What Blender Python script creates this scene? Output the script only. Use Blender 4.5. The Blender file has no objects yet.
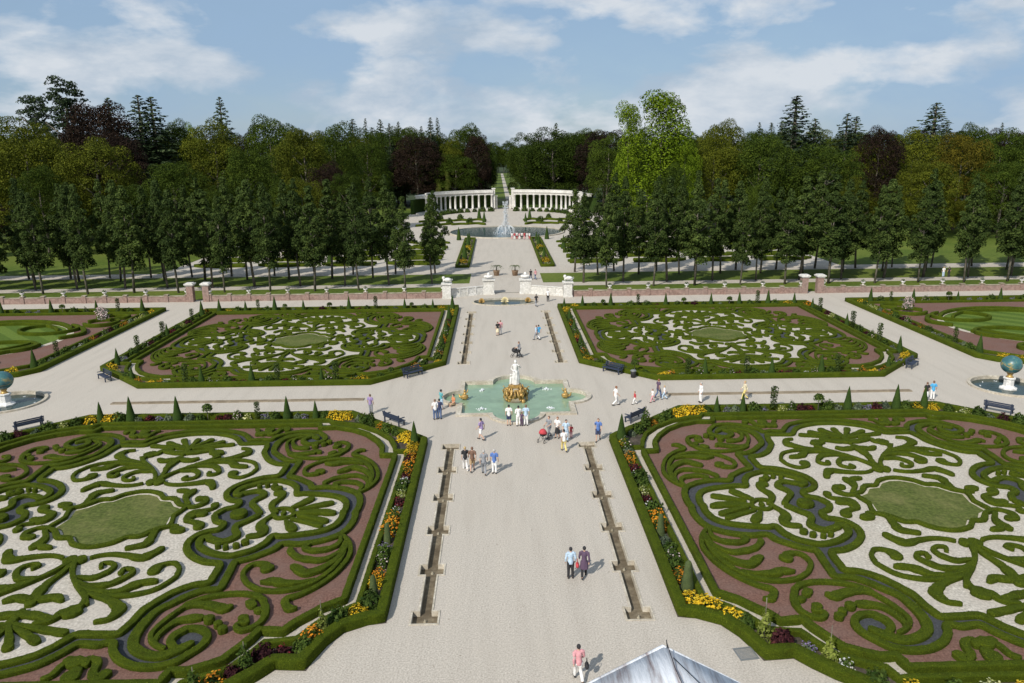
import bpy, bmesh, math, random
import numpy as np
from mathutils import Vector, Matrix, noise
from mathutils.geometry import delaunay_2d_cdt
random.seed(7)
SC = bpy.context.scene
COL = SC.collection
PI = math.pi
R = math.radians

# ------------------------------------------------------------------ camera
A = np.array([[0.99974183, 0.01503742, -0.01703403],
              [-0.02016085, 0.24130022, -0.97024108],
              [-0.01047961, 0.97033401, 0.24154109]])
CAM = np.array([-1.35, 0.0, 21.0])
FPX = 770.0
cd = bpy.data.cameras.new('camera')
cd.sensor_width = 36.0
cd.lens = 36.0 * FPX / 1024.0
cd.clip_start = 0.2
cd.clip_end = 6000
cam = bpy.data.objects.new('camera', cd)
COL.objects.link(cam)
M4 = Matrix([list(A[0]) + [CAM[0]], list(A[1]) + [CAM[1]], list(A[2]) + [CAM[2]], [0, 0, 0, 1]])
cam.matrix_world = M4
SC.camera = cam

def ground(px, py, z=0.0):
    """surveyed ground position of something seen at a pixel of the photograph"""
    d = A @ np.array([px - 512.0, -(py - 341.5), -FPX])
    t = (z - CAM[2]) / d[2]
    return CAM[0] + d[0] * t, CAM[1] + d[1] * t

def atdist(px, py, Y):
    d = A @ np.array([px - 512.0, -(py - 341.5), -FPX])
    t = Y / d[1]
    return CAM[0] + d[0] * t, CAM[2] + d[2] * t      # X, Z

# ------------------------------------------------------------------ materials
MATS = {}
def nmat(name):
    m = bpy.data.materials.new(name)
    m.use_nodes = True
    nt = m.node_tree
    for n in list(nt.nodes):
        nt.nodes.remove(n)
    out = nt.nodes.new('ShaderNodeOutputMaterial')
    b = nt.nodes.new('ShaderNodeBsdfPrincipled')
    nt.links.new(b.outputs[0], out.inputs[0])
    return m, nt, b, out

def ramp(nt, fac, stops):
    r = nt.nodes.new('ShaderNodeValToRGB')
    el = r.color_ramp.elements
    while len(el) < len(stops):
        el.new(0.5)
    for e, (p, c) in zip(el, stops):
        e.position = p
        e.color = (c[0], c[1], c[2], 1)
    nt.links.new(fac, r.inputs[0])
    return r.outputs[0]

def noise_tex(nt, scale, detail=4, rough=.6, coord='Object', dist=0):
    tc = nt.nodes.new('ShaderNodeTexCoord')
    n = nt.nodes.new('ShaderNodeTexNoise')
    n.inputs['Scale'].default_value = scale
    n.inputs['Detail'].default_value = detail
    n.inputs['Roughness'].default_value = rough
    n.inputs['Distortion'].default_value = dist
    if coord == 'World':
        g = nt.nodes.new('ShaderNodeNewGeometry')
        nt.links.new(g.outputs['Position'], n.inputs['Vector'])
    else:
        nt.links.new(tc.outputs[coord], n.inputs['Vector'])
    return n.outputs['Fac']

def mixc(nt, fac, a, b, mode='MIX'):
    m = nt.nodes.new('ShaderNodeMix')
    m.data_type = 'RGBA'
    m.blend_type = mode
    for sock, v in ((m.inputs[0], fac), (m.inputs[6], a), (m.inputs[7], b)):
        if hasattr(v, 'is_linked'):
            nt.links.new(v, sock)
        elif isinstance(v, (int, float)):
            sock.default_value = v
        else:
            sock.default_value = (v[0], v[1], v[2], 1)
    return m.outputs[2]

def bump(nt, b, h, strength=.5, dist=.02):
    n = nt.nodes.new('ShaderNodeBump')
    n.inputs['Strength'].default_value = strength
    n.inputs['Distance'].default_value = dist
    nt.links.new(h, n.inputs['Height'])
    nt.links.new(n.outputs[0], b.inputs['Normal'])

def speckle(name, c1, c2, c3, fine=18, coarse=.35, rough=.9, bstr=.4, cpos=(.38, .62)):
    m, nt, b, o = nmat(name)
    f = noise_tex(nt, fine, 3, .7, 'World')
    g = noise_tex(nt, coarse, 5, .65, 'World')
    base = ramp(nt, f, [(.3, c1), (.7, c2)])
    pat = ramp(nt, g, [(cpos[0], (0, 0, 0)), (cpos[1], (1, 1, 1))])
    col = mixc(nt, pat, base, c3)
    f2 = ramp(nt, f, [(.3, (.75, .75, .75)), (.7, (1.15, 1.15, 1.15))])
    col = mixc(nt, 1.0, col, f2, 'MULTIPLY')
    if name == 'gravel':        # raked and trodden bands, scattered darker stones and damp spots
        gg = nt.nodes.new('ShaderNodeNewGeometry')
        mp = nt.nodes.new('ShaderNodeMapping'); mp.inputs['Scale'].default_value = (1.1, .10, 1)
        nt.links.new(gg.outputs['Position'], mp.inputs[0])
        tn = nt.nodes.new('ShaderNodeTexNoise'); tn.inputs['Scale'].default_value = 1.0; tn.inputs['Detail'].default_value = 6; tn.inputs['Roughness'].default_value = .6
        nt.links.new(mp.outputs[0], tn.inputs[0])
        col = mixc(nt, 1.0, col, ramp(nt, tn.outputs['Fac'], [(.32, (.93, .925, .92)), (.5, (1, 1, 1)), (.7, (1.04, 1.035, 1.03))]), 'MULTIPLY')
        sp = noise_tex(nt, 4.5, 2, .5, 'World')
        col = mixc(nt, 1.0, col, ramp(nt, sp, [(.22, (.62, .6, .57)), (.30, (1, 1, 1))]), 'MULTIPLY')
    nt.links.new(col, b.inputs['Base Color'])
    b.inputs['Roughness'].default_value = rough
    b.inputs['Specular IOR Level'].default_value = .2
    bump(nt, b, f, bstr, .03)
    MATS[name] = m
    return m

speckle('gravel', (.40, .358, .302), (.52, .47, .405), (.46, .412, .35), 13, .16, bstr=.3, cpos=(.42, .66))
speckle('path_gravel', (.38, .34, .28), (.48, .43, .36), (.44, .39, .32), 9, .3)
speckle('white_gravel', (.37, .335, .28), (.56, .515, .445), (.45, .405, .345), 8, .6)
speckle('red_gravel', (.12, .06, .044), (.20, .108, .082), (.165, .098, .078), 9, .5)
speckle('blue_gravel', (.040, .042, .046), (.070, .073, .08), (.055, .058, .064), 9, .5)
speckle('soil', (.07, .055, .042), (.13, .105, .08), (.05, .042, .03), 6, .8)
speckle('lawn', (.055, .075, .012), (.105, .125, .028), (.14, .14, .045), 5, .45, cpos=(.45, .7))
speckle('rough_grass', (.05, .085, .008), (.085, .125, .014), (.12, .15, .022), 2, .06, cpos=(.4, .65))
speckle('forest_floor', (.022, .034, .01), (.05, .055, .02), (.03, .05, .012), 1, .05)
speckle('brick', (.23, .15, .122), (.31, .21, .175), (.27, .195, .165), 3, .3)
speckle('stone', (.46, .41, .33), (.60, .55, .46), (.40, .35, .27), 5, .8)
speckle('rill_stone', (.34, .30, .22), (.46, .41, .32), (.20, .17, .11), 4, 1.0)
speckle('rill_bed', (.15, .118, .076), (.23, .19, .13), (.11, .085, .055), 3, .8)
speckle('white_stone', (.62, .60, .56), (.74, .72, .68), (.55, .53, .48), 4, .6)
speckle('bark', (.15, .13, .10), (.25, .22, .175), (.09, .078, .06), 6, 1.2)
speckle('marble', (.72, .70, .66), (.80, .78, .75), (.66, .64, .60), 3, 2.0, rough=.5, bstr=.1)
speckle('terracotta', (.30, .20, .13), (.40, .28, .19), (.25, .17, .11), 4, 1.0)

def striped_lawn():
    m, nt, b, o = nmat('striped_lawn')
    g = nt.nodes.new('ShaderNodeNewGeometry')
    w = nt.nodes.new('ShaderNodeTexWave')
    w.bands_direction = 'DIAGONAL'
    w.inputs['Scale'].default_value = .17
    w.inputs['Distortion'].default_value = .3
    nt.links.new(g.outputs['Position'], w.inputs['Vector'])
    c = ramp(nt, w.outputs['Fac'], [(.4, (.07, .115, .015)), (.6, (.105, .155, .024))])
    f = noise_tex(nt, 4, 4, .7, 'World')
    c2 = ramp(nt, f, [(.3, (.7, .7, .7)), (.7, (1.2, 1.2, 1.2))])
    nt.links.new(mixc(nt, 1.0, c, c2, 'MULTIPLY'), b.inputs['Base Color'])
    b.inputs['Roughness'].default_value = .9
    b.inputs['Specular IOR Level'].default_value = .15
    MATS['striped_lawn'] = m
striped_lawn()

def box_mat(name, c1, c2, c3, scale=17):
    m, nt, b, o = nmat(name)
    f = noise_tex(nt, scale, 5, .85, 'World')
    g = noise_tex(nt, 1.1, 5, .7, 'World')
    base = ramp(nt, f, [(.34, c1), (.5, c2), (.66, c3)])
    pat = ramp(nt, g, [(.28, (.78, .62, .55)), (.42, (.88, .88, .85)), (.68, (1.25, 1.15, 1.0))])
    nt.links.new(mixc(nt, 1.0, base, pat, 'MULTIPLY'), b.inputs['Base Color'])
    b.inputs['Roughness'].default_value = .95
    b.inputs['Specular IOR Level'].default_value = .08
    bump(nt, b, f, .9, .06)
    MATS[name] = m
box_mat('boxwood', (.024, .037, .003), (.054, .078, .005), (.090, .120, .010))
box_mat('yew', (.016, .036, .008), (.034, .064, .014), (.055, .09, .022))
box_mat('yew_pale', (.05, .075, .03), (.08, .11, .045), (.11, .14, .06))

def leaf_mat(name, c1, c2, c3, trans=.25, objvar=.25, lump=.32):
    m, nt, b, o = nmat(name)
    g = nt.nodes.new('ShaderNodeNewGeometry')
    base = ramp(nt, g.outputs['Random Per Island'], [(.05, c1), (.5, c2), (.95, c3)])
    oi = nt.nodes.new('ShaderNodeObjectInfo')
    v = ramp(nt, oi.outputs['Random'], [(0, (1 - objvar, 1 - objvar, 1 - objvar)), (1, (1 + objvar, 1 + objvar * .7, 1 + objvar * .4))])
    col = mixc(nt, 1.0, base, v, 'MULTIPLY')
    ln = ramp(nt, noise_tex(nt, lump, 3, .6), [(.35, (.62, .66, .7)), (.65, (1.3, 1.25, 1.1))])
    col = mixc(nt, 1.0, col, ln, 'MULTIPLY')
    nt.links.new(col, b.inputs['Base Color'])
    b.inputs['Roughness'].default_value = .7
    b.inputs['Specular IOR Level'].default_value = .06
    t = nt.nodes.new('ShaderNodeBsdfTranslucent')
    nt.links.new(col, t.inputs['Color'])
    mx = nt.nodes.new('ShaderNodeMixShader')
    mx.inputs[0].default_value = trans
    nt.links.new(b.outputs[0], mx.inputs[1])
    nt.links.new(t.outputs[0], mx.inputs[2])
    nt.links.new(mx.outputs[0], o.inputs[0])
    MATS[name] = m
leaf_mat('oak_leaves', (.026, .046, .013), (.050, .082, .021), (.085, .122, .034))
leaf_mat('box_leaves', (.035, .055, .004), (.075, .105, .008), (.12, .155, .016), .2, 0, 2.0)
leaf_mat('broad_leaves', (.022, .042, .006), (.044, .072, .009), (.072, .106, .015))
leaf_mat('olive_leaves', (.045, .060, .006), (.078, .098, .010), (.12, .135, .016))
leaf_mat('amber_leaves', (.075, .066, .008), (.11, .10, .012), (.15, .125, .016))
leaf_mat('copper_leaves', (.011, .0075, .007), (.020, .013, .010), (.032, .021, .014), .08)
leaf_mat('bright_leaves', (.065, .115, .006), (.12, .185, .010), (.18, .255, .018), .2, .1)
leaf_mat('spruce_needles', (.022, .042, .020), (.042, .068, .032), (.070, .098, .05), .15)
leaf_mat('plant_leaves', (.03, .06, .012), (.06, .10, .02), (.10, .15, .03), .2)
leaf_mat('sage_leaves', (.08, .11, .07), (.12, .16, .10), (.18, .21, .14), .2)
leaf_mat('lime_leaves', (.12, .16, .03), (.20, .25, .05), (.32, .36, .10), .25)
leaf_mat('purple_leaves', (.025, .008, .012), (.05, .015, .02), (.08, .028, .03), .1)
leaf_mat('yellow_petals', (.60, .36, .02), (.75, .48, .02), (.80, .58, .05), .2, .05)
leaf_mat('orange_petals', (.55, .18, .02), (.70, .28, .02), (.75, .36, .04), .2, .05)
leaf_mat('red_petals', (.14, .012, .02), (.20, .02, .03), (.30, .04, .05), .2, .1)
leaf_mat('white_petals', (.65, .62, .60), (.78, .76, .74), (.82, .82, .80), .2, .03)
leaf_mat('pink_petals', (.55, .36, .38), (.68, .52, .52), (.76, .68, .66), .2, .05)
leaf_mat('violet_petals', (.20, .14, .34), (.30, .22, .46), (.42, .34, .56), .2, .05)
leaf_mat('pale_petals', (.50, .50, .20), (.62, .62, .30), (.72, .70, .45), .2, .05)

def flat(name, c, rough=.7, metal=0.0, var=.12, scale=14):
    if name in MATS:
        return MATS[name]
    m, nt, b, o = nmat(name)
    f = noise_tex(nt, scale, 3, .6, 'Object')
    col = ramp(nt, f, [(.3, [x * (1 - var) for x in c]), (.7, [min(1, x * (1 + var)) for x in c])])
    nt.links.new(col, b.inputs['Base Color'])
    b.inputs['Roughness'].default_value = rough
    b.inputs['Metallic'].default_value = metal
    MATS[name] = m
    return m
flat('gold', (.44, .28, .09), .45, .4, .35, 5)
flat('bench_paint', (.025, .034, .06), .55)
flat('dark_metal', (.03, .03, .032), .5, .4)
flat('skin', (.52, .33, .24), .6)
flat('grate_metal', (.20, .21, .21), .6, .3)

def water_mat(name, c, rough=.06, bs=.15, scale=2.5, spec=.4):
    m, nt, b, o = nmat(name)
    f = noise_tex(nt, scale, 3, .6, 'World')
    g = noise_tex(nt, .6, 4, .6, 'World')
    col = ramp(nt, g, [(.3, [x * .8 for x in c]), (.7, [x * 1.2 for x in c])])
    nt.links.new(col, b.inputs['Base Color'])
    b.inputs['Roughness'].default_value = rough
    b.inputs['IOR'].default_value = 1.33
    b.inputs['Specular IOR Level'].default_value = spec
    bump(nt, b, f, bs, .05)
    MATS[name] = m
water_mat('pool_water', (.22, .31, .205), .14, .5, 1.6)
water_mat('dark_water', (.035, .055, .048), .1, .3, 2.5, .22)
water_mat('lake_water', (.05, .085, .09), .1, .2)

def spray_mat():
    m, nt, b, o = nmat('spray')
    b.inputs['Base Color'].default_value = (.85, .88, .9, 1)
    b.inputs['Roughness'].default_value = .3
    t = nt.nodes.new('ShaderNodeBsdfTransparent')
    mx = nt.nodes.new('ShaderNodeMixShader')
    mx.inputs[0].default_value = .5
    nt.links.new(t.outputs[0], mx.inputs[1]); nt.links.new(b.outputs[0], mx.inputs[2])
    nt.links.new(mx.outputs[0], o.inputs[0])
    MATS['spray'] = m
spray_mat()

def lead_mat():
    m, nt, b, o = nmat('lead')
    tc = nt.nodes.new('ShaderNodeTexCoord')
    mp = nt.nodes.new('ShaderNodeMapping')
    mp.inputs['Scale'].default_value = (7, .7, 1)
    nt.links.new(tc.outputs['Object'], mp.inputs[0])
    n = nt.nodes.new('ShaderNodeTexNoise'); n.inputs['Scale'].default_value = 1.6; n.inputs['Detail'].default_value = 8; n.inputs['Roughness'].default_value = .7
    nt.links.new(mp.outputs[0], n.inputs[0])
    col = ramp(nt, n.outputs['Fac'], [(.30, (.24, .16, .15)), (.38, (.45, .43, .44)), (.48, (.66, .68, .71)), (.62, (.84, .85, .88))])
    nt.links.new(col, b.inputs['Base Color'])
    b.inputs['Roughness'].default_value = .65
    bump(nt, b, n.outputs['Fac'], .4, .05)
    MATS['lead'] = m
lead_mat()

def globe_mat():
    m, nt, b, o = nmat('globe_paint')
    n = noise_tex(nt, 1.1, 5, .6)
    col = ramp(nt, n, [(.42, (.03, .10, .115)), (.56, (.05, .15, .15)), (.62, (.28, .24, .10)), (.72, (.20, .20, .12))])
    nt.links.new(col, b.inputs['Base Color'])
    b.inputs['Roughness'].default_value = .4
    MATS['globe_paint'] = m
globe_mat()

# ------------------------------------------------------------------ mesh helpers
class MB:
    def __init__(s):
        s.v = []; s.f = []; s.mi = []
    def add(s, vs, fs, mi=0):
        n = len(s.v)
        s.v.extend(vs)
        s.f.extend([tuple(i + n for i in f) for f in fs])
        s.mi.extend([mi] * len(fs))
        return s
    def box(s, x0, x1, y0, y1, z0, z1, mi=0):
        v = [(x, y, z) for z in (z0, z1) for y in (y0, y1) for x in (x0, x1)]
        f = [(0, 2, 3, 1), (4, 5, 7, 6), (0, 1, 5, 4), (2, 6, 7, 3), (0, 4, 6, 2), (1, 3, 7, 5)]
        return s.add(v, f, mi)
    def boxr(s, c, dx, dy, dz, rz=0, mi=0):
        cx, cy, cz = c
        ca, sa = math.cos(rz), math.sin(rz)
        v = []
        for z in (-dz, dz):
            for y in (-dy, dy):
                for x in (-dx, dx):
                    v.append((cx + x * ca - y * sa, cy + x * sa + y * ca, cz + z))
        f = [(0, 2, 3, 1), (4, 5, 7, 6), (0, 1, 5, 4), (2, 6, 7, 3), (0, 4, 6, 2), (1, 3, 7, 5)]
        return s.add(v, f, mi)
    def lathe(s, prof, c=(0, 0, 0), n=20, mi=0, sx=1, sy=1):
        v = []; f = []
        for r, z in prof:
            for k in range(n):
                a = 2 * PI * k / n
                v.append((c[0] + r * math.cos(a) * sx, c[1] + r * math.sin(a) * sy, c[2] + z))
        for i in range(len(prof) - 1):
            for k in range(n):
                k2 = (k + 1) % n
                f.append((i * n + k, i * n + k2, (i + 1) * n + k2, (i + 1) * n + k))
        f.append(tuple(range(n - 1, -1, -1)))
        f.append(tuple((len(prof) - 1) * n + k for k in range(n)))
        return s.add(v, f, mi)
    def tube(s, pts, rad, n=8, mi=0):
        pts = [Vector(p) for p in pts]
        if not isinstance(rad, (list, tuple)):
            rad = [rad] * len(pts)
        v = []; f = []
        up = Vector((0.13, .21, 1)).normalized()
        for i, p in enumerate(pts):
            t = (pts[min(i + 1, len(pts) - 1)] - pts[max(i - 1, 0)])
            t = t.normalized() if t.length > 1e-6 else Vector((0, 0, 1))
            u = t.cross(up)
            if u.length < .05:
                u = t.cross(Vector((1, 0, 0)))
            u.normalize(); w = t.cross(u)
            for k in range(n):
                a = 2 * PI * k / n
                q = p + (u * math.cos(a) + w * math.sin(a)) * rad[i]
                v.append(tuple(q))
        for i in range(len(pts) - 1):
            for k in range(n):
                k2 = (k + 1) % n
                f.append((i * n + k, i * n + k2, (i + 1) * n + k2, (i + 1) * n + k))
        f.append(tuple(range(n - 1, -1, -1)))
        f.append(tuple((len(pts) - 1) * n + k for k in range(n)))
        return s.add(v, f, mi)
    def ball(s, c, r, mi=0, n=10, m=7, sz=1.0, rx=1.0, ry=1.0, jit=0.0):
        prof = []
        v = []; f = []
        for i in range(m + 1):
            th = PI * i / m
            for k in range(n):
                a = 2 * PI * k / n
                d = Vector((math.sin(th) * math.cos(a), math.sin(th) * math.sin(a), -math.cos(th)))
                rr = r
                if jit:
                    rr *= 1 + jit * noise.noise(d * 2.3 + Vector(c) * 3.1)
                v.append((c[0] + d.x * rr * rx, c[1] + d.y * rr * ry, c[2] + d.z * rr * sz))
        for i in range(m):
            for k in range(n):
                k2 = (k + 1) % n
                f.append((i * n + k, i * n + k2, (i + 1) * n + k2, (i + 1) * n + k))
        return s.add(v, f, mi)
    def mesh(s, name, mats, smooth=True):
        me = bpy.data.meshes.new(name)
        me.from_pydata([tuple(p) for p in s.v], [], s.f)
        for m in (mats if isinstance(mats, (list, tuple)) else [mats]):
            me.materials.append(MATS[m] if isinstance(m, str) else m)
        if any(s.mi):
            me.polygons.foreach_set('material_index', s.mi)
        if smooth:
            me.polygons.foreach_set('use_smooth', [True] * len(me.polygons))
        me.update()
        return me

def link(name, me, parent=None, loc=(0, 0, 0), rz=0, scale=(1, 1, 1)):
    o = bpy.data.objects.new(name, me)
    COL.objects.link(o)
    o.location = loc
    o.rotation_euler = (0, 0, rz)
    o.scale = scale
    if parent:
        o.parent = parent
    return o

def tag(o, label=None, cat=None, group=None, kind=None):
    if label: o['label'] = label
    if cat: o['category'] = cat
    if group: o['group'] = group
    if kind: o['kind'] = kind
    return o

def thing(name, label, cat, loc=(0, 0, 0), rz=0, group=None, scale=(1, 1, 1)):
    o = link(name, None, None, loc, rz, scale)
    return tag(o, label, cat, group)

def obj(name, mb, mats, parent=None, smooth=True, **kw):
    return link(name, mb.mesh(name, mats, smooth), parent, **kw)

def struct(name, mb, mats, smooth=False):
    o = obj(name, mb, mats, None, smooth)
    o['kind'] = 'structure'
    return o

ORD = ['first', 'second', 'third', 'fourth', 'fifth', 'sixth', 'seventh', 'eighth', 'ninth', 'tenth', 'eleventh', 'twelfth',
       'thirteenth', 'fourteenth', 'fifteenth', 'sixteenth', 'seventeenth', 'eighteenth', 'nineteenth', 'twentieth',
       'twenty-first', 'twenty-second', 'twenty-third', 'twenty-fourth', 'twenty-fifth', 'twenty-sixth', 'twenty-seventh', 'twenty-eighth',
       'twenty-ninth', 'thirtieth']

def inside(p, poly):
    x, y = p; c = False; j = len(poly) - 1
    for i in range(len(poly)):
        xi, yi = poly[i]; xj, yj = poly[j]
        if (yi > y) != (yj > y) and x < (xj - xi) * (y - yi) / (yj - yi) + xi:
            c = not c
        j = i
    return c

def sheet(mb, outer, z, holes=()):
    vs = []; es = []
    for ring in [outer] + list(holes):
        n = len(vs)
        vs += [Vector((p[0], p[1])) for p in ring]
        es += [(n + i, n + (i + 1) % len(ring)) for i in range(len(ring))]
    r = delaunay_2d_cdt(vs, es, [], 0, 1e-5)
    fs = []
    for f in r[2]:
        c = sum((r[0][i] for i in f), Vector((0, 0))) / len(f)
        if inside(c, outer) and not any(inside(c, h) for h in holes):
            fs.append(tuple(f))
    mb.add([(p.x, p.y, z) for p in r[0]], fs)
    return mb

def arc(cx, cy, rx, ry, a0, a1, n):
    return [(cx + rx * math.cos(R(a0 + (a1 - a0) * i / n)), cy + ry * math.sin(R(a0 + (a1 - a0) * i / n))) for i in range(n + 1)]

def offset(poly, d):
    """inset (d>0) of a counter-clockwise closed polygon"""
    out = []
    n = len(poly)
    for i in range(n):
        p0 = Vector(poly[i - 1]); p1 = Vector(poly[i]); p2 = Vector(poly[(i + 1) % n])
        e1 = (p1 - p0).normalized(); e2 = (p2 - p1).normalized()
        n1 = Vector((-e1.y, e1.x)); n2 = Vector((-e2.y, e2.x))
        b = n1 + n2
        if b.length < 1e-4: b = n1
        b.normalize()
        k = d / max(.5, b.dot(n1))
        q = p1 + b * k
        out.append((q.x, q.y))
    return out

def resample(pts, step, smooth=True, closed=False):
    """pts (x,y,w) -> dense list"""
    P = [Vector(p) for p in pts]
    out = []
    n = len(P)
    segs = n if closed else n - 1
    for i in range(segs):
        p1, p2 = P[i], P[(i + 1) % n]
        p0 = P[i - 1] if (closed or i > 0) else p1 * 2 - p2
        p3 = P[(i + 2) % n] if (closed or i + 2 < n) else p2 * 2 - p1
        L = (p2.xy - p1.xy).length
        k = max(1, int(math.ceil(L / step)))
        for j in range(k):
            t = j / k
            if smooth:
                q = .5 * ((2 * p1) + (p2 - p0) * t + (2 * p0 - 5 * p1 + 4 * p2 - p3) * t * t + (3 * p1 - p0 - 3 * p2 + p3) * t ** 3)
            else:
                q = p1.lerp(p2, t)
            out.append(q)
    if not closed:
        out.append(P[-1])
    return out

PROF = [(-1, -.01), (-1.03, .3), (-1.02, .7), (-.99, .90), (-.93, .975), (-.80, 1.0), (0, 1.0), (.80, 1.0), (.93, .975), (.99, .90), (1.02, .7), (1.03, .3), (1, -.01)]
WK = .57
HJ = [0]
def hedge(mb, pts, h=.24, step=.16, smooth=True, closed=False, jit=.026, caps=True, wk=WK):
    HJ[0] += 1
    hz = h + ((HJ[0] * 37) % 17 - 8) * .0022
    Q = resample(pts, step, smooth, closed)
    if len(Q) < 2: return mb
    rows = []
    n = len(Q)
    def frame(i):
        a = Q[(i - 1) % n] if (closed or i > 0) else Q[0]
        b = Q[(i + 1) % n] if (closed or i < n - 1) else Q[-1]
        t = (b.xy - a.xy)
        if t.length < 1e-6: t = Vector((1, 0))
        return t.normalized()
    for i in range(n):
        t = frame(i); wq = Q[i].z
        if wq > .55 and not closed: wq *= 1.06 + .2 * abs(math.sin(i * step * 4.2)) - .12
        rows.append((Q[i].x, Q[i].y, max(.1, wq * wk), t, 1.0))
    if caps and not closed:
        pre = []; post = []
        for s in (.95, .78, .45):
            k = math.sqrt(1 - s * s)
            x, y, w, t, _ = rows[0]; pre.append((x - t.x * w * .5 * s, y - t.y * w * .5 * s, w * max(k, .2), t, .8 + .2 * k))
            x, y, w, t, _ = rows[-1]; post.insert(0, (x + t.x * w * .5 * s, y + t.y * w * .5 * s, w * max(k, .2), t, .8 + .2 * k))
        rows = pre + rows + post
    V = []; F = []
    m = len(PROF)
    sd = HJ[0] * 1.7
    for (x, y, w, t, hk) in rows:
        nx, ny = -t.y, t.x
        for (o, z) in PROF:
            px, py, pz = x + nx * o * w * .5, y + ny * o * w * .5, z * hz * hk
            if z > .1:
                q = Vector((px * 2.6, py * 2.6, pz * 3 + sd))
                jx = noise.noise(q); jz = noise.noise(q * 1.7 + Vector((9, 0, 0)))
                s = (1 if o > 0 else -1) if abs(o) > .5 else 0
                px += nx * jx * jit * s; py += ny * jx * jit * s; pz += jz * jit * .6
            V.append((px, py, pz))
    N = len(rows)
    rng = N if closed else N - 1
    for i in range(rng):
        i2 = (i + 1) % N
        for k in range(m - 1):
            F.append((i * m + k, i2 * m + k, i2 * m + k + 1, i * m + k + 1))
    if not closed:
        F.append(tuple(range(m)))
        F.append(tuple((N - 1) * m + k for k in range(m - 1, -1, -1)))
    mb.add(V, F)
    return mb

def leafy(mb, name, density=110, size=.026, seed=1):
    """a clipped hedge: its body plus the small leaves that stand out of the cut"""
    me = mb.mesh(name, ['boxwood', 'box_leaves'])
    V = np.array(mb.v); rng = np.random.default_rng(seed)
    Q = np.array([f for f in mb.f if len(f) == 4], dtype=np.int64)
    a, b, c, d = V[Q[:, 0]], V[Q[:, 1]], V[Q[:, 2]], V[Q[:, 3]]
    nrm = np.cross(c - a, d - b); ar = np.linalg.norm(nrm, axis=1) * .5
    n = int(min(70000, ar.sum() * density))
    if n < 4: return me
    idx = rng.choice(len(Q), n, p=ar / ar.sum())
    u = rng.random((n, 1)); w = rng.random((n, 1))
    P = (a[idx] * (1 - u) + b[idx] * u) * (1 - w) + (d[idx] * (1 - u) + c[idx] * u) * w
    N = nrm[idx] / np.maximum(1e-9, np.linalg.norm(nrm[idx], axis=1, keepdims=True))
    P = P + N * rng.uniform(0, .018, (n, 1))
    lm = cards_mesh('tmp', P, N + rng.normal(size=(n, 3)) * .7, size * (.6 + .8 * rng.random(n)), 'box_leaves', rng, .7)
    bmn = bmesh.new(); bmn.from_mesh(me)
    k0 = len(bmn.faces)
    bmn.from_mesh(lm)
    bmn.faces.ensure_lookup_table()
    for f in bmn.faces[k0:]: f.material_index = 1
    bmn.to_mesh(me); bmn.free(); bpy.data.meshes.remove(lm)
    return me

# ------------------------------------------------------------------ leaf-card clouds (numpy)
def cards_mesh(name, P, N, S, mat, rng, asp=.75, fold=True):
    n = len(P)
    N = N / np.maximum(1e-6, np.linalg.norm(N, axis=1, keepdims=True))
    r = rng.normal(size=(n, 3))
    U = np.cross(N, r); U /= np.maximum(1e-6, np.linalg.norm(U, axis=1, keepdims=True))
    W = np.cross(N, U)
    S = np.asarray(S).reshape(-1, 1) * np.ones((n, 1))
    a = U * S; b = W * S * asp
    V = np.stack([P - a, P - b * .9 - a * .1 + N * S * .12, P + a, P + b * .9 + a * .15 + N * S * .12], axis=1).reshape(-1, 3)
    me = bpy.data.meshes.new(name)
    me.vertices.add(4 * n); me.loops.add(4 * n); me.polygons.add(n)
    me.vertices.foreach_set('co', V.astype(np.float32).ravel())
    me.loops.foreach_set('vertex_index', np.arange(4 * n, dtype=np.int32))
    me.polygons.foreach_set('loop_start', np.arange(0, 4 * n, 4, dtype=np.int32))
    me.polygons.foreach_set('loop_total', np.full(n, 4, dtype=np.int32))
    me.materials.append(MATS[mat])
    me.update(calc_edges=True)
    return me

def lobes_cloud(lobes, n, size, rng, fill=.15, flat_=1.0, nj=.55):
    L = np.array([l[:3] for l in lobes], float); r = np.array([l[3] for l in lobes], float)
    p = r ** 2 / np.sum(r ** 2)
    idx = rng.choice(len(L), n, p=p)
    d = rng.normal(size=(n, 3)); d /= np.linalg.norm(d, axis=1, keepdims=True)
    d[:, 2] = np.where(d[:, 2] < -.35, -d[:, 2], d[:, 2])
    rad = r[idx] * np.where(rng.random(n) < fill, rng.random(n) * .8, .82 + .26 * rng.random(n))
    off = d * rad[:, None]; off[:, 2] *= flat_
    P = L[idx] + off
    N = d + rng.normal(size=(n, 3)) * nj + np.array([0, 0, .25])
    return P, N, size * (.65 + .7 * rng.random(n))
# ------------------------------------------------------------------ ground, pools and rills
CX, NY, FY = 24.0, 42.25, 86.25        # parterre centres
YC = 64.15                             # cross axis

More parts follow.
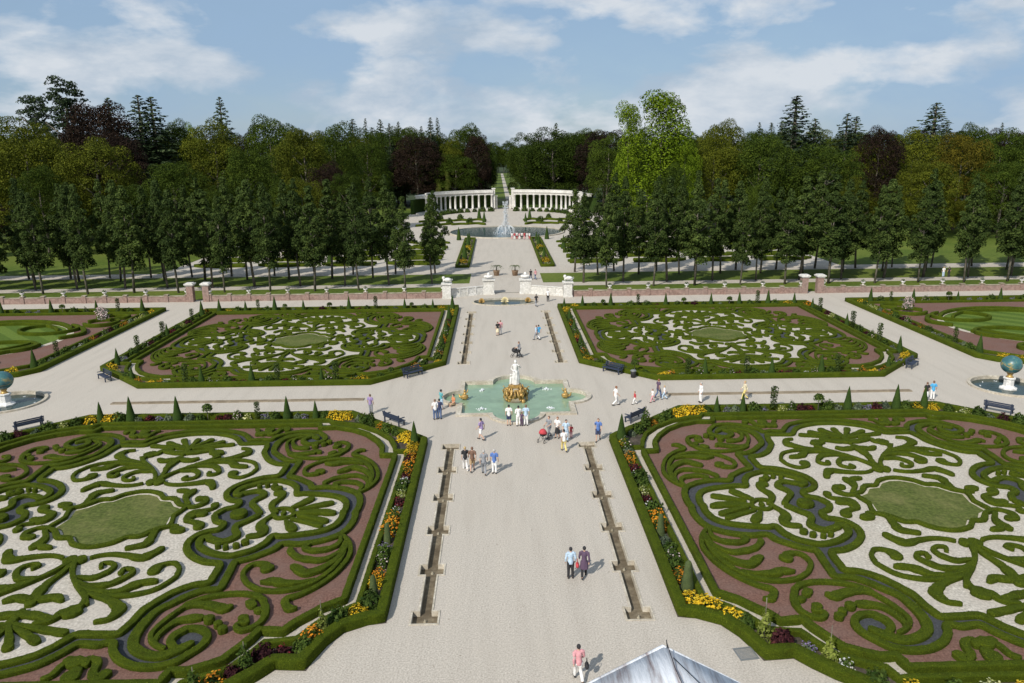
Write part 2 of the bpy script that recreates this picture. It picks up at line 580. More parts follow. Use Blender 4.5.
def pool_outline(k=0.0):
    """quatrefoil of the main pool, grown by k, counter-clockwise"""
    hx, hy = 4.52 + k, 4.4 + k
    pts = []
    pts += [(hx, YC - hy), (hx, YC - 1.75 - k)] + arc(4.52, YC, 1.75 + k, 1.75 + k, -90, 90, 14)[1:-1] + [(hx, YC + 1.75 + k), (hx, YC + hy)]
    pts += [(1.95 + k, YC + hy)] + arc(0, YC + 4.4, 1.95 + k, 1.85 + k, 0, 180, 14)[1:-1] + [(-1.95 - k, YC + hy), (-hx, YC + hy)]
    pts += [(-hx, YC + 1.75 + k)] + arc(-4.52, YC, 1.75 + k, 1.75 + k, 90, 270, 14)[1:-1] + [(-hx, YC - 1.75 - k), (-hx, YC - hy)]
    pts += [(-1.95 - k, YC - hy)] + arc(0, YC - 4.4, 1.95 + k, 2.05 + k, 180, 360, 14)[1:-1] + [(1.95 + k, YC - hy)]
    # arcs at the sides start on the square's side: keep them outside it
    out = []
    for p in pts:
        if not out or (Vector(p) - Vector(out[-1])).length > .02:
            out.append(p)
    return out

def rill_outline(x0, ys, k=0.0, wn=.60, wl=.48, wc=.27):
    right = []; left = []
    for i, y in enumerate(ys):
        a = y - wl - k; b = y + wl + k
        if i > 0: right.append((x0 + wc + k, a)); left.append((x0 - wc - k, a))
        right += [(x0 + wn + k, a), (x0 + wn + k, b)]; left += [(x0 - wn - k, a), (x0 - wn - k, b)]
        if i < len(ys) - 1: right.append((x0 + wc + k, b)); left.append((x0 - wc - k, b))
    return right + left[::-1]
NEARY = [31.6, 35.8, 40.05, 44.3, 48.55, 52.75]
FARY = [75.6, 79.8, 84.0, 88.2, 92.4, 96.55, 100.75]
RILLS = [(-4.97, NEARY), (4.97, NEARY), (-4.97, FARY), (4.97, FARY)]
GLOBES = [(-44.5, 64.9), (44.1, 64.9)]
SHELL = (-.4, 107.7)
def wob(poly, d=.0): return poly
holes = [rill_outline(x, ys, .0) for x, ys in RILLS] + [pool_outline(.0)]
holes += [arc(x, y, 2.95, 2.95, 0, 352.5, 47) for x, y in GLOBES]
shell_out = arc(SHELL[0], SHELL[1], 4.45, 2.6, 0, 352.5, 47)
holes.append(shell_out)
# two narrow cascades across the side walks
RAILS = [(-34.85, -13.35), (13.55, 34.8)]
RY = 64.2
holes += [[(a, RY - .11), (b, RY - .11), (b, RY + .11), (a, RY + .11)] for a, b in RAILS]
court = [(-130, -12), (130, -12), (130, 115.0), (-130, 115.0)]
# subdivide long court with the frame
g = sheet(MB(), court, 0.0, holes)
struct('courtyard_gravel', g, 'gravel')
big = [(-3000, -600), (3000, -600), (3000, 4000), (-3000, 4000)]
g = sheet(MB(), big, -.03, [[(-129.5, -11.5), (129.5, -11.5), (129.5, 114.5), (-129.5, 114.5)]])
struct('terrain', g, 'forest_floor')

def walls_of(mb, poly, z0, z1, mi=0, flip=False):
    n = len(poly); b = len(mb.v)
    mb.v += [(p[0], p[1], z0) for p in poly] + [(p[0], p[1], z1) for p in poly]
    for i in range(n):
        j = (i + 1) % n
        f = (b + i, b + j, b + n + j, b + n + i)
        mb.f.append(f[::-1] if flip else f); mb.mi.append(mi)
def ring(mb, inner, outer, z0, z1, mi=0):
    """stone coping between two outlines with the same number of points"""
    n = len(inner); b = len(mb.v)
    mb.v += [(p[0], p[1], z1) for p in inner] + [(p[0], p[1], z1) for p in outer] + [(p[0], p[1], z0) for p in inner] + [(p[0], p[1], z0) for p in outer]
    for i in range(n):
        j = (i + 1) % n
        mb.f += [(b + i, b + n + i, b + n + j, b + j), (b + n + i, b + 3 * n + i, b + 3 * n + j, b + n + j), (b + i, b + j, b + 2 * n + j, b + 2 * n + i)]
        mb.mi += [mi] * 3

side = {-4.97: 'left', 4.97: 'right'}
for (x, ys) in RILLS:
    where = 'near the palace' if ys is NEARY else 'beyond the fountain'
    t = thing('water_rill', f"sunken stone rill with square basins, {side[x]} of the central walk {where}", 'water channel', (x, sum(ys) / len(ys), 0), group='sunken rills along the central walk')
    cy = sum(ys) / len(ys)
    loc = lambda P: [(p[0] - x, p[1] - cy) for p in P]
    i0 = loc(rill_outline(x, ys, 0.0)); i1 = loc(rill_outline(x, ys, .085))
    m = MB(); ring(m, i0, i1, -.27, .035); obj('stone_edge', m, 'stone', t, False)
    m = sheet(MB(), i1, -.25); obj('channel_bed', m, 'rill_bed', t, False)
    m = sheet(MB(), loc(rill_outline(x, ys, -.02)), -.30); obj('water', m, 'dark_water', t, False) if False else None
    for y in ys:
        m = MB().lathe([(.09, -.249), (.08, -.2), (.035, -.18), (.03, -.1)], (0, y - cy, 0), 8)
        obj('water_spout', m, 'rill_stone', t)
speckle('rail_stone', (.26, .21, .15), (.36, .30, .22), (.20, .16, .11), 4, 1.0)
for i, (a, b) in enumerate(RAILS):
    t = thing('narrow_rill', f"thin stone water channel along the {'left' if a < 0 else 'right'} cross walk", 'water channel', ((a + b) / 2, RY, 0), group='narrow rills along the cross walk')
    h = (b - a) / 2
    m = MB(); ring(m, [(-h, -.11), (h, -.11), (h, .11), (-h, .11)], [(-h - .16, -.27), (h + .16, -.27), (h + .16, .27), (-h - .16, .27)], -.2, .07); obj('stone_edge', m, 'rail_stone', t, False)
    m = sheet(MB(), [(-h, -.12), (h, -.12), (h, .12), (-h, .12)], -.12); obj('channel_bed', m, 'rill_bed', t, False)

# main pool
t = thing('fountain_pool', 'quatrefoil stone pool of pale green water in the middle of the garden', 'pool', (0, YC, 0))
L = lambda P: [(p[0], p[1] - YC) for p in P]
m = MB(); ring(m, L(pool_outline(0)), L(pool_outline(.42)), -.4, .16); obj('stone_rim', m, 'stone', t, False)
m = sheet(MB(), L(pool_outline(.02)), -.17); obj('water', m, 'pool_water', t, False)
rng0 = np.random.default_rng(3)
for x, y in ((-2.9, 2.6), (2.9, 2.6), (-2.9, -2.7), (2.9, -2.7)):
    m = MB()
    for k in range(26):
        r = abs(rng0.normal()) * .20; a = rng0.random() * 6.28
        m.ball((x + r * math.cos(a), y + r * math.sin(a), -.15 + max(0, .22 - r) * rng0.random()), .045 + .05 * rng0.random(), 0, 6, 4)
    obj('water_jet', m, 'spray', t)

for i, (x, y) in enumerate(GLOBES):
    t = thing('globe_basin', f"round stone basin of dark water under the {'celestial globe on the left' if x < 0 else 'globe on the right'}", 'basin', (x, y, 0), group='round globe basins')
    n = 48
    ci = arc(0, 0, 2.95, 2.95, 0, 352.5, 47); co = arc(0, 0, 3.22, 3.22, 0, 352.5, 47)
    m = MB(); ring(m, ci, co, -.4, .14); obj('stone_rim', m, 'stone', t, False)
    m = sheet(MB(), arc(0, 0, 2.97, 2.97, 0, 352.5, 47), -.17); obj('water', m, 'dark_water', t, False)
    for k in range(10):
        a = 2 * PI * k / 10 + .2
        m = MB()
        for q in range(3): m.ball((2.2 * math.cos(a) + rng0.normal() * .06, 2.2 * math.sin(a) + rng0.normal() * .06, -.15), .05, 0, 6, 4)
        obj('water_jet', m, 'spray', t)
    t = thing('globe_monument', f"big blue green globe on a white pedestal in the {'left' if x < 0 else 'right'} basin", 'globe', (x, y, -.2), R(30), 'globes on pedestals', (.86, .86, .80))
    m = MB().lathe([(.85, 0), (.85, .16), (.68, .22), (.58, .32), (.5, .4), (.5, 1.15), (.6, 1.22), (.6, 1.34), (.45, 1.38)], (0, 0, 0), 8); obj('pedestal', m, 'marble', t, False)
    m = MB().lathe([(.40, 1.37), (.28, 1.5), (.22, 1.62), (.3, 1.76), (.38, 1.92), (.2, 1.94)], (0, 0, 0), 12); obj('gilded_support', m, 'gold', t)
    gb = obj('globe', MB().ball((0, 0, 2.82), 1.0, 0, 32, 20), 'globe_paint', t)
    m = MB()
    m.tube([(1.012 * math.cos(a), 1.012 * math.sin(a) * .9, 2.82 + .38 * math.sin(a)) for a in [2 * PI * k / 32 for k in range(33)]], .022, 6)
    obj('gilded_ring', m, 'gold', gb)

t = thing('shell_basin', 'shallow oval basin with gilded shells in front of the white gate', 'basin', (SHELL[0], SHELL[1], 0))
so = arc(0, 0, 4.45, 2.6, 0, 352.5, 47); s2 = arc(0, 0, 4.7, 2.85, 0, 352.5, 47)
m = MB(); ring(m, so, s2, -.4, .12); obj('stone_rim', m, 'stone', t, False)
m = sheet(MB(), arc(0, 0, 4.47, 2.62, 0, 352.5, 47), -.15); obj('water', m, 'dark_water', t, False)
for x, y, s, mat in ((-3.3, .2, .42, 'gold'), (0, .3, .55, 'pale_gold'), (3.3, .5, .42, 'gold')):
    flat('pale_gold', (.72, .62, .36), .4, .3)
    m = MB()
    for k in range(9):
        a = PI * (k / 8)
        m.tube([(x, y, -.1), (x + math.cos(a) * s * .6, y - .05, -.1 + math.sin(a) * s * .8 + .1), (x + math.cos(a) * s, y - .2, math.sin(a) * s * 1.25 + .05)], [.09, .11, .07], 6)
    obj('gilded_shell', m, mat, t)

# ------------------------------------------------------------------ parterres
PAT = {
 'fan': [[(12.86,9.85,0.4),(12.61,9.88,0.7),(12.32,9.54,0.6),(12.25,9.06,0.6),(12.83,8.67,0.5),(13.55,7.88,0.45),(14.1,6.87,0.45),(14.44,5.73,0.45),(14.51,4.62,0.45),(14.17,3.47,0.45),(13.65,2.67,0.3)],[(14.12,3.71,0.35),(14.15,5.09,0.45),(13.89,6.39,0.45),(13.34,7.43,0.45),(12.63,8.07,0.45),(11.75,8.33,0.45),(10.81,8.22,0.45),(10.01,7.69,0.45),(9.45,6.84,0.45),(9.45,6.11,0.45),(9.77,5.7,0.5),(10.37,5.82,0.7)],[(10.56,6.13,1.1),(10.46,6.24,1.0)],[(13.19,7.4,0.3),(12.5,7.66,0.45),(11.64,7.63,0.8),(11.22,7.45,0.9),(10.74,7.49,0.5),(10.59,7.5,0.3)],[(14.21,4.17,0.35),(14.02,5.17,0.5),(13.62,5.98,0.6),(13.07,6.56,0.8),(12.54,6.72,0.9),(12.03,6.25,0.8),(11.82,6.08,0.6)],[(14.02,3.47,0.35),(13.97,4.41,0.4),(13.59,5.11,0.5),(13.03,5.45,0.65),(12.31,5.31,0.75),(11.7,5.03,0.6),(11.24,4.45,0.55),(11.2,4.22,0.5)],[(13.68,2.92,0.3),(13.7,3.72,0.5),(13.34,4.21,0.6),(12.79,4.41,0.7),(12.29,4.4,0.6),(11.89,4.11,0.5),(12.07,3.82,0.4)]],
 'scroll': [[(10.79,10.6,0.4),(10.93,10.93,0.4),(10.6,10.99,0.4),(10.52,11.27,0.4),(10.87,11.5,0.5),(11.3,11.3,0.5),(11.57,10.85,0.5),(11.55,10.11,0.6),(11.31,9.48,0.6),(11.15,9.14,0.55),(10.68,8.72,0.55),(9.94,8.5,0.5),(9.07,8.57,0.5),(8.29,8.81,0.5),(7.68,9.27,0.5),(7.56,9.57,0.45),(7.26,10.21,0.4),(7.02,10.9,0.4),(6.91,11.56,0.4),(7.05,12.06,0.4),(7.49,12.48,0.4),(7.89,12.7,0.35)],[(10.77,9.56,0.8),(10.58,9.32,0.7)],[(11.22,10.03,0.6),(11.13,9.96,0.6)],[(10.75,10.54,0.6),(10.6,10.6,0.6)],[(9.75,9.59,0.5),(9.48,9.75,1.0),(8.74,9.45,0.8),(8.02,9.36,0.6),(7.64,9.55,0.4)],[(8.6,10.45,0.8),(8.11,10.53,0.8),(7.7,10.69,0.6),(7.42,11.19,0.45),(7.25,11.84,0.4),(7.33,12.28,0.35)]],
 'ball3': [[(9.15,10.66,0.85),(9.14,10.68,0.85)],[(9.71,11.08,0.7),(9.69,11.08,0.7)],[(10.04,11.46,0.75),(10.02,11.46,0.75)]],
 'tre_out': [[(13.95,-0.13,0.4),(14.03,0.7,0.4),(13.93,1.77,0.4),(13.6,2.63,0.4),(13.03,3.14,0.4),(12.35,3.49,0.4),(11.48,3.69,0.4),(10.6,3.6,0.4),(10.33,4.17,0.4),(9.88,4.62,0.4),(9.37,5.06,0.4),(8.88,5.33,0.4),(8.61,5.51,0.4),(8.66,6.42,0.4),(8.7,7.38,0.4),(8.67,8.04,0.4),(7.98,8.13,0.4),(7.36,8.6,0.4),(6.85,9.23,0.4),(6.38,9.86,0.4),(6.24,10.65,0.45),(6.2,11.43,0.5),(6.34,12.16,0.5),(6.64,12.67,0.5),(7.29,13.09,0.5),(7.97,13.21,0.5),(8.48,12.9,0.5),(8.81,12.57,0.45),(8.94,12.38,0.35)]],
 'white_out': [[(5.66,0.14,0.4),(5.97,0.77,0.4),(6.52,1.11,0.4),(6.52,1.78,0.4),(6.0,1.98,0.4),(5.54,2.41,0.4),(5.32,3.14,0.4),(5.52,4.01,0.4),(6.18,4.84,0.4),(7.04,5.4,0.4),(7.84,5.62,0.4),(7.98,6.38,0.4),(7.97,6.93,0.4),(7.95,7.43,0.4),(7.2,7.66,0.4),(6.51,8.27,0.4),(5.99,9.14,0.4),(5.7,9.87,0.4),(5.63,10.62,0.4),(5.48,11.29,0.4),(5.32,11.57,0.4),(4.49,11.57,0.4),(3.59,11.55,0.4),(3.27,11.96,0.4),(2.97,12.47,0.4),(2.5,13.0,0.4),(1.8,13.4,0.4),(0.9,13.72,0.4),(0,13.8,0.4)]],
 'red_out': [[(8.35,12.71,0.35),(8.0,12.26,0.4),(8.02,11.74,0.45),(8.26,11.44,0.45),(8.41,11.29,0.4),(8.87,11.3,0.4),(9.35,11.64,0.4),(9.54,12.1,0.4),(9.45,12.67,0.4),(9.1,13.22,0.4),(8.74,13.67,0.4),(8.1,13.93,0.4),(7.17,13.86,0.4),(6.32,13.42,0.4),(5.75,12.8,0.4),(5.52,12.25,0.4),(5.13,12.23,0.4),(4.83,12.35,0.4),(4.02,12.25,0.4),(3.66,12.77,0.4),(3.37,13.2,0.4),(2.9,13.7,0.4),(2.0,14.15,0.4),(1.0,14.45,0.4),(0,14.52,0.4)]],
 'tre_in': [[(13.21,-0.1,0.4),(13.28,0.55,0.4),(13.12,1.45,0.4),(12.65,2.08,0.4),(11.88,2.45,0.4),(10.99,2.65,0.4),(10.23,2.76,0.4),(9.81,2.7,0.4),(9.59,3.6,0.4),(9.14,4.25,0.4),(8.53,4.64,0.4),(8.06,4.81,0.4),(7.29,4.6,0.4),(6.56,4.16,0.4),(6.04,3.6,0.4),(5.92,2.9,0.4),(6.26,2.68,0.4)],[(8.24,0.2,0.4),(7.77,0.91,0.4),(7.41,1.38,0.4),(7.42,1.87,0.4),(7.77,2.54,0.45),(7.57,3.05,0.45),(7.1,3.26,0.45),(6.37,2.93,0.45)]],
 'shell': [[(10.87,-1.95,0.9),(10.51,-1.43,0.8),(10.02,-0.82,0.45)],[(12.23,-1.31,0.8),(11.42,-0.98,0.7),(10.53,-0.55,0.35)],[(12.6,0.02,0.9),(11.84,-0.13,1.0),(10.46,0.02,0.6)],[(12.39,1.04,0.8),(11.67,0.71,0.6),(10.63,0.29,0.35)],[(12.22,1.58,0.6),(11.4,1.17,0.5),(10.34,0.67,0.4)],[(10.7,1.9,1.1),(10.37,1.39,0.8),(10.03,0.87,0.35)],[(10.17,-0.35,0.45),(9.71,-0.71,0.4),(9.15,-0.59,0.45),(9.13,0.08,0.5),(9.46,0.52,0.45),(9.95,0.5,0.4),(10.3,0.31,0.45),(10.3,-0.07,0.5)],[(9.69,-0.14,0.5),(9.67,0.05,0.5)],[(9.2,-0.21,0.5),(8.79,-0.77,0.6),(8.68,-1.45,0.7),(8.91,-2.07,0.6),(8.88,-2.79,0.9),(8.54,-2.88,0.9)],[(8.41,-3.52,0.9),(8.08,-3.83,0.7)],[(9.08,0.17,0.5),(8.77,0.92,0.6),(8.79,1.54,1.0),(9.14,2.05,0.9),(8.97,2.56,0.8),(8.47,2.7,0.6)]],
 'balls4': [[(8.53,3.45,0.75),(8.5,3.45,0.75)],[(8.16,3.83,0.65),(8.14,3.83,0.65)],[(7.64,3.98,0.55),(7.62,3.98,0.55)],[(7.17,3.84,0.55),(7.15,3.84,0.55)]],
 'wave': [[(4.11,3.89,0.7),(3.98,4.25,0.7),(3.65,4.72,1.0),(3.38,4.86,0.9),(2.71,4.61,0.6),(1.77,4.43,0.4),(1.13,4.52,0.35),(0.76,4.73,0.35)]],
 'Q': [[(4.3,1.82,1.1),(4.02,1.75,1.0)],[(3.9,1.31,0.5),(3.41,1.33,0.5),(2.97,1.75,0.5),(3.02,2.65,0.7),(3.04,3.31,0.9),(2.7,3.57,0.7),(2.25,3.75,0.6)]],
 'S': [[(5.16,-1.43,0.85),(5.17,-1.31,0.8)],[(5.31,-1.08,0.35),(5.14,-0.78,0.35),(4.72,-0.56,0.6)],[(4.88,-0.19,1.0),(4.34,-0.26,1.3),(4.18,0.31,0.8),(4.18,0.59,0.6),(4.67,0.85,0.5),(5.24,1.18,0.8),(5.19,1.45,0.9)]],
 'red_axis': [[(6.19,14.32,0.9),(6.03,14.64,0.7),(5.64,14.33,0.6),(5.57,13.87,0.6),(5.37,13.45,0.6),(5.02,13.37,0.6),(5.04,13.7,0.6)],[(4.93,13.51,0.7),(4.45,13.53,1.2),(4.18,13.4,0.7)],[(4.86,14.08,0.9),(4.8,14.45,1.2)],[(4.16,13.54,0.5),(4.04,13.83,0.5),(3.99,14.3,0.5),(3.77,14.54,0.5)]],
 'palm': [[(0.23,4.75,0.9),(0.33,4.98,0.9)],[(-0.11,4.99,0.9),(-0.36,5.08,0.7)],[(0.14,5.29,0.5),(0.57,6.29,0.45),(1.35,7.37,0.45),(2.25,8.39,0.45),(2.73,9.13,0.45)],[(0.93,6.7,0.35),(1.31,6.72,0.5),(1.9,6.74,0.6),(2.33,6.23,0.55),(2.41,5.64,0.45),(2.02,5.29,0.4),(1.63,5.38,0.4),(1.76,5.74,0.4)],[(1.14,7.04,0.35),(1.91,7.49,0.5),(2.89,7.45,0.7),(3.43,6.89,0.6),(3.67,6.39,0.5),(3.5,6.01,0.45),(3.08,5.98,0.4),(3.06,6.34,0.5)],[(1.75,7.69,0.35),(2.85,8.11,0.5),(3.81,8.08,0.6),(4.26,7.6,0.9),(4.67,7.32,0.7),(5.2,7.23,0.6)],[(1.98,7.95,0.4),(3.13,8.36,0.5),(4.17,8.47,0.5),(5.03,8.26,0.45),(5.64,7.81,0.42),(6.05,6.92,0.4),(6.07,6.8,0.4),(5.92,6.03,0.4),(5.46,5.47,0.45),(4.95,5.56,0.5),(4.69,5.93,1.0),(4.69,6.22,1.0)],[(2.38,8.26,0.4),(3.69,8.85,0.6),(4.44,9.49,1.0),(4.57,9.84,0.9),(4.41,10.43,0.5),(3.91,10.6,0.4)],[(2.47,8.64,0.4),(2.57,9.26,0.5),(2.45,9.5,1.1),(2.4,9.86,1.4),(1.98,9.94,0.9),(1.82,10.41,0.5),(1.56,10.62,0.45),(1.19,10.7,0.45)]],
 'crown': [[(0.0,5.4,0.5),(0.03,6.13,0.5),(-0.15,7.13,0.6),(-0.17,7.91,0.9),(-0.23,8.57,1.3),(0.42,8.47,0.9),(1.11,8.5,0.6)],[(1.71,10.47,0.6),(0.53,10.56,0.5),(0.16,9.97,0.5),(-0.85,9.92,0.9),(-1.72,10.45,0.5)],[(0.69,9.71,0.8),(0.03,10.97,1.6),(-0.36,12.0,0.6)],[(0.42,11.29,0.5),(1.5,11.49,0.8),(2.54,11.54,0.8)],[(0.24,11.73,0.5),(0.74,12.05,0.9),(1.2,12.23,1.0)]],
 'P': [[(3.5,-1.16,0.45),(4.08,-1.22,0.5),(4.42,-1.74,0.6),(4.29,-2.26,0.6),(3.88,-2.28,0.9)],[(3.47,-1.6,0.5),(2.97,-2.41,0.6),(2.95,-3.16,1.0),(3.07,-3.49,0.8)],[(2.63,-3.47,0.7),(2.09,-3.56,0.5)]],
}
FRAME = [(3.2, 0, .45), (3.45, 1.2, .45), (2.9, 1.6, .5), (2.4, 2.3, .6), (2.0, 2.47, .5), (1.6, 2.5, .5), (1.1, 3.14, .5), (.4, 3.5, .45), (0, 3.55, .45)]
PAT['P'] = [[(a, b, w) for a, b, w in s] for s in PAT['P']]
def mir(s, sa=1, sb=1): return [(a * sa, b * sb, w) for a, b, w in s]

# bed edges in local (a,b), a>0 towards the central walk, b>0 away from the cross walk
NEAR_C = [(17.3, 11.0), (16.5, 11.15), (15.5, 11.7), (14.95, 12.6), (14.55, 13.7), (14.4, 14.25), (13.1, 14.15), (12.6, 14.8), (11.9, 15.55), (11.2, 16.1), (10.65, 16.9), (10.5, 17.8)]
DIAG_C = [(10.7, 17.8), (12.4, 16.1), (13.9, 14.6), (15.6, 13.1), (17.3, 11.4)]
SQ_C = [(17.3, 17.65)]
BIN_N = [(15.3, 9.5), (14.38, 10.17), (13.91, 10.75), (13.4, 11.3), (12.98, 11.98), (11.91, 11.88), (11.71, 12.49), (11.31, 13.29), (10.95, 13.97), (10.24, 14.36), (9.66, 14.65), (9.0, 14.63), (8.9, 15.11), (8.86, 15.4)]
BIN_N = [(a * .988, b * .985) for a, b in BIN_N]
BIN_D = [(8.6, 15.3), (8.7, 14.5), (9.95, 14.6), (11.4, 13.95), (12.6, 12.96), (13.6, 11.53), (14.15, 10.28), (14.3, 8.75), (15.3, 8.7)]
BIN_S = [(15.3, 15.4)]
PTH_N = [(15.95, 10.0), (15.0, 10.75), (14.35, 11.5), (13.75, 12.55), (13.0, 12.7), (12.35, 12.75), (11.95, 13.6), (11.4, 14.5), (10.5, 15.0), (9.7, 15.4), (9.5, 16.0)]
PTH_N = [(a * .985 - .05, b * .98 - .08) for a, b in PTH_N]
PTH_D = [(9.0, 16.05), (9.3, 15.5), (10.2, 15.35), (11.7, 14.7), (13.2, 13.4), (14.3, 11.9), (14.8, 10.4), (15.0, 9.3), (15.9, 9.25)]
PTH_S = [(15.95, 16.05)]

def outline(cn, cf):
    """closed polygon, ccw in (a,b): corners at b>0 from cn, at b<0 from cf (given for a>0)"""
    p = []
    cf_ = [(a, -b) for a, b in cf]
    p += cf_                      # (a+, b-) from far centre to inner side
    p += cn                       # (a+, b+)
    p += [(-a, b) for a, b in cn[::-1]]
    p += [(-a, b) for a, b in cf_[::-1]]
    return p
BEDKIND = {'near': (NEAR_C, DIAG_C, BIN_N, BIN_D, PTH_N, PTH_D), 'far': (SQ_C, DIAG_C, BIN_S, BIN_D, PTH_S, PTH_D)}
BEDS = {'near left': (-CX, NY, 1, -1), 'near right': (CX, NY, -1, -1), 'far left': (-CX, FY, 1, 1), 'far right': (CX, FY, -1, 1)}

# quadrant regions
tre_half = [(p[0], p[1]) for p in PAT['tre_out'][0]]
tre_half[0] = (13.95, 0)
red_half = [(p[0], p[1]) for p in PAT['red_out'][0]]
wh = [(p[0], p[1]) for p in PAT['white_out'][0]]
wh[0] = (5.7, 0)
ti = [(p[0], p[1]) for p in PAT['tre_in'][0]]; ti[0] = (13.2, 0)
tj = [(p[0], p[1]) for p in PAT['tre_in'][1]]; tj[0] = (8.2, 0)
blue_q = [(0, 0)] + tre_half + red_half
white_q = [(0, 0)] + wh
white_t = ti + tj[::-1]
lawn_q = [(0, 0), (2.95, 0), (3.15, 1.1), (2.6, 1.45), (2.15, 2.1), (1.75, 2.2), (1.45, 2.25), (1.0, 2.85), (.35, 3.2), (0, 3.22)]
stone_q = [(0, 0), (3.1, 0), (3.33, 1.17), (2.78, 1.55), (2.3, 2.22), (1.9, 2.4), (1.5, 2.42), (1.05, 3.05), (.35, 3.4), (0, 3.42)]

def dense(poly, step=.25):
    P = [(a, b, 1) for a, b in poly if (a, b) != (0, 0)]
    return ([(0, 0)] if (0, 0) in poly else []) + [(q.x, q.y) for q in resample(P, step, True, False)]

def quad_sheets(mb, poly, z, T, sm=True):
    pl = dense(poly) if sm else poly
    for sa in (1, -1):
        for sb in (1, -1):
            sheet(mb, [T(a * sa, b * sb) for a, b in pl], z)
    return mb

CROWN = [PAT['crown'][0][:4] + [(0, 9.0, .9)], [(0, 9.6, .5), (0, 10.7, .7), (0, 11.6, .5), (0, 12.5, .75)], [(-1.6, 10.3, .6), (-.6, 9.95, .8), (.6, 9.95, .8), (1.6, 10.3, .6)]]
CROWN2 = [[(.15, 10.9, .4), (.7, 11.8, .6), (1.0, 12.4, .75)], [(.3, 10.9, .4), (1.3, 11.5, .6), (2.0, 12.0, .75)], [(.3, 10.7, .4), (1.7, 11.1, .6), (2.9, 11.4, .7)], [(.2, 8.7, .7), (.9, 8.5, .8), (1.35, 8.75, .5)]]
# ---- master meshes (shared by every bed)
def recentre(mb):
    v = np.array(mb.v); c = (v.min(0) + v.max(0)) / 2
    mb.v = [(p[0] - c[0], p[1] - c[1], p[2]) for p in mb.v]
    return float(c[0]), float(c[1])
def stroke_mb(strokes, h=.20, **kw):
    m = MB()
    for s in strokes: hedge(m, s, h, **kw)
    return m
MASTER = {}
def master(key, mb, name):
    c = recentre(mb)
    MASTER[key] = (leafy(mb, name), c, name)
for k, nm in (('fan', 'fan_hedge'), ('scroll', 'scroll_hedge'), ('wave', 'wave_hedge'), ('red_axis', 'ribbon_hedge'), ('shell', 'shell_hedge'), ('S', 'curl_hedge')):
    master(k, stroke_mb(PAT[k]), nm)
for i in range(3): master(f'ball{i}', stroke_mb([PAT['ball3'][i]], .30), 'box_ball')
for i in range(4): master(f'dot{i}', stroke_mb([PAT['balls4'][i]], .30), 'box_ball')
master('quat', stroke_mb([[(7.0, 0, 1.7), (7.05, 0, 1.7)]], .32), 'box_ball')
both = lambda ss, sa, sb: [x for s in ss for x in (s, mir(s, sa, sb))]
master('tre_out', stroke_mb(both(PAT['tre_out'], 1, -1), wk=.96), 'trefoil_hedge')
master('tre_in', stroke_mb(both(PAT['tre_in'], 1, -1), wk=.96), 'inner_trefoil_hedge')
master('white_out', stroke_mb(both(PAT['white_out'], -1, 1), wk=.96), 'arch_hedge')
master('red_out', stroke_mb(both(PAT['red_out'], -1, 1), wk=.88), 'coil_hedge')
master('palm', stroke_mb(both(PAT['palm'], -1, 1) + CROWN + both(CROWN2, -1, 1)), 'palmette_hedge')
fr = []
for sa in (1, -1):
    for sb in (1, -1): fr.append(mir(FRAME, sa, sb))
for s in PAT['P']: fr += [s, mir(s, -1, -1)]
for s in PAT['Q']: fr += [s, mir(s, -1, -1)]
master('frame', stroke_mb(fr), 'lawn_frame_hedge')

def place(key, bed, sa, sb, label, group):
    me, (a0, b0), nm = MASTER[key]
    cx, cy, ux, uy = BEDS[bed]
    X = cx + ux * sa * a0; Y = cy + uy * sb * b0
    o = link(nm, me, None, (X, Y, .03), 0, (ux * sa, uy * sb, 1))
    return tag(o, label, 'hedge', group)

def to_world(bed):
    cx, cy, ux, uy = BEDS[bed]
    return lambda a, b: (cx + ux * a, cy + uy * b)

def line_hedge(mb, poly, w, h, T, step=.35, jit=.025):
    return hedge(mb, [(*T(a, b), w) for a, b in poly], h, step, False, True, jit, wk=.95)

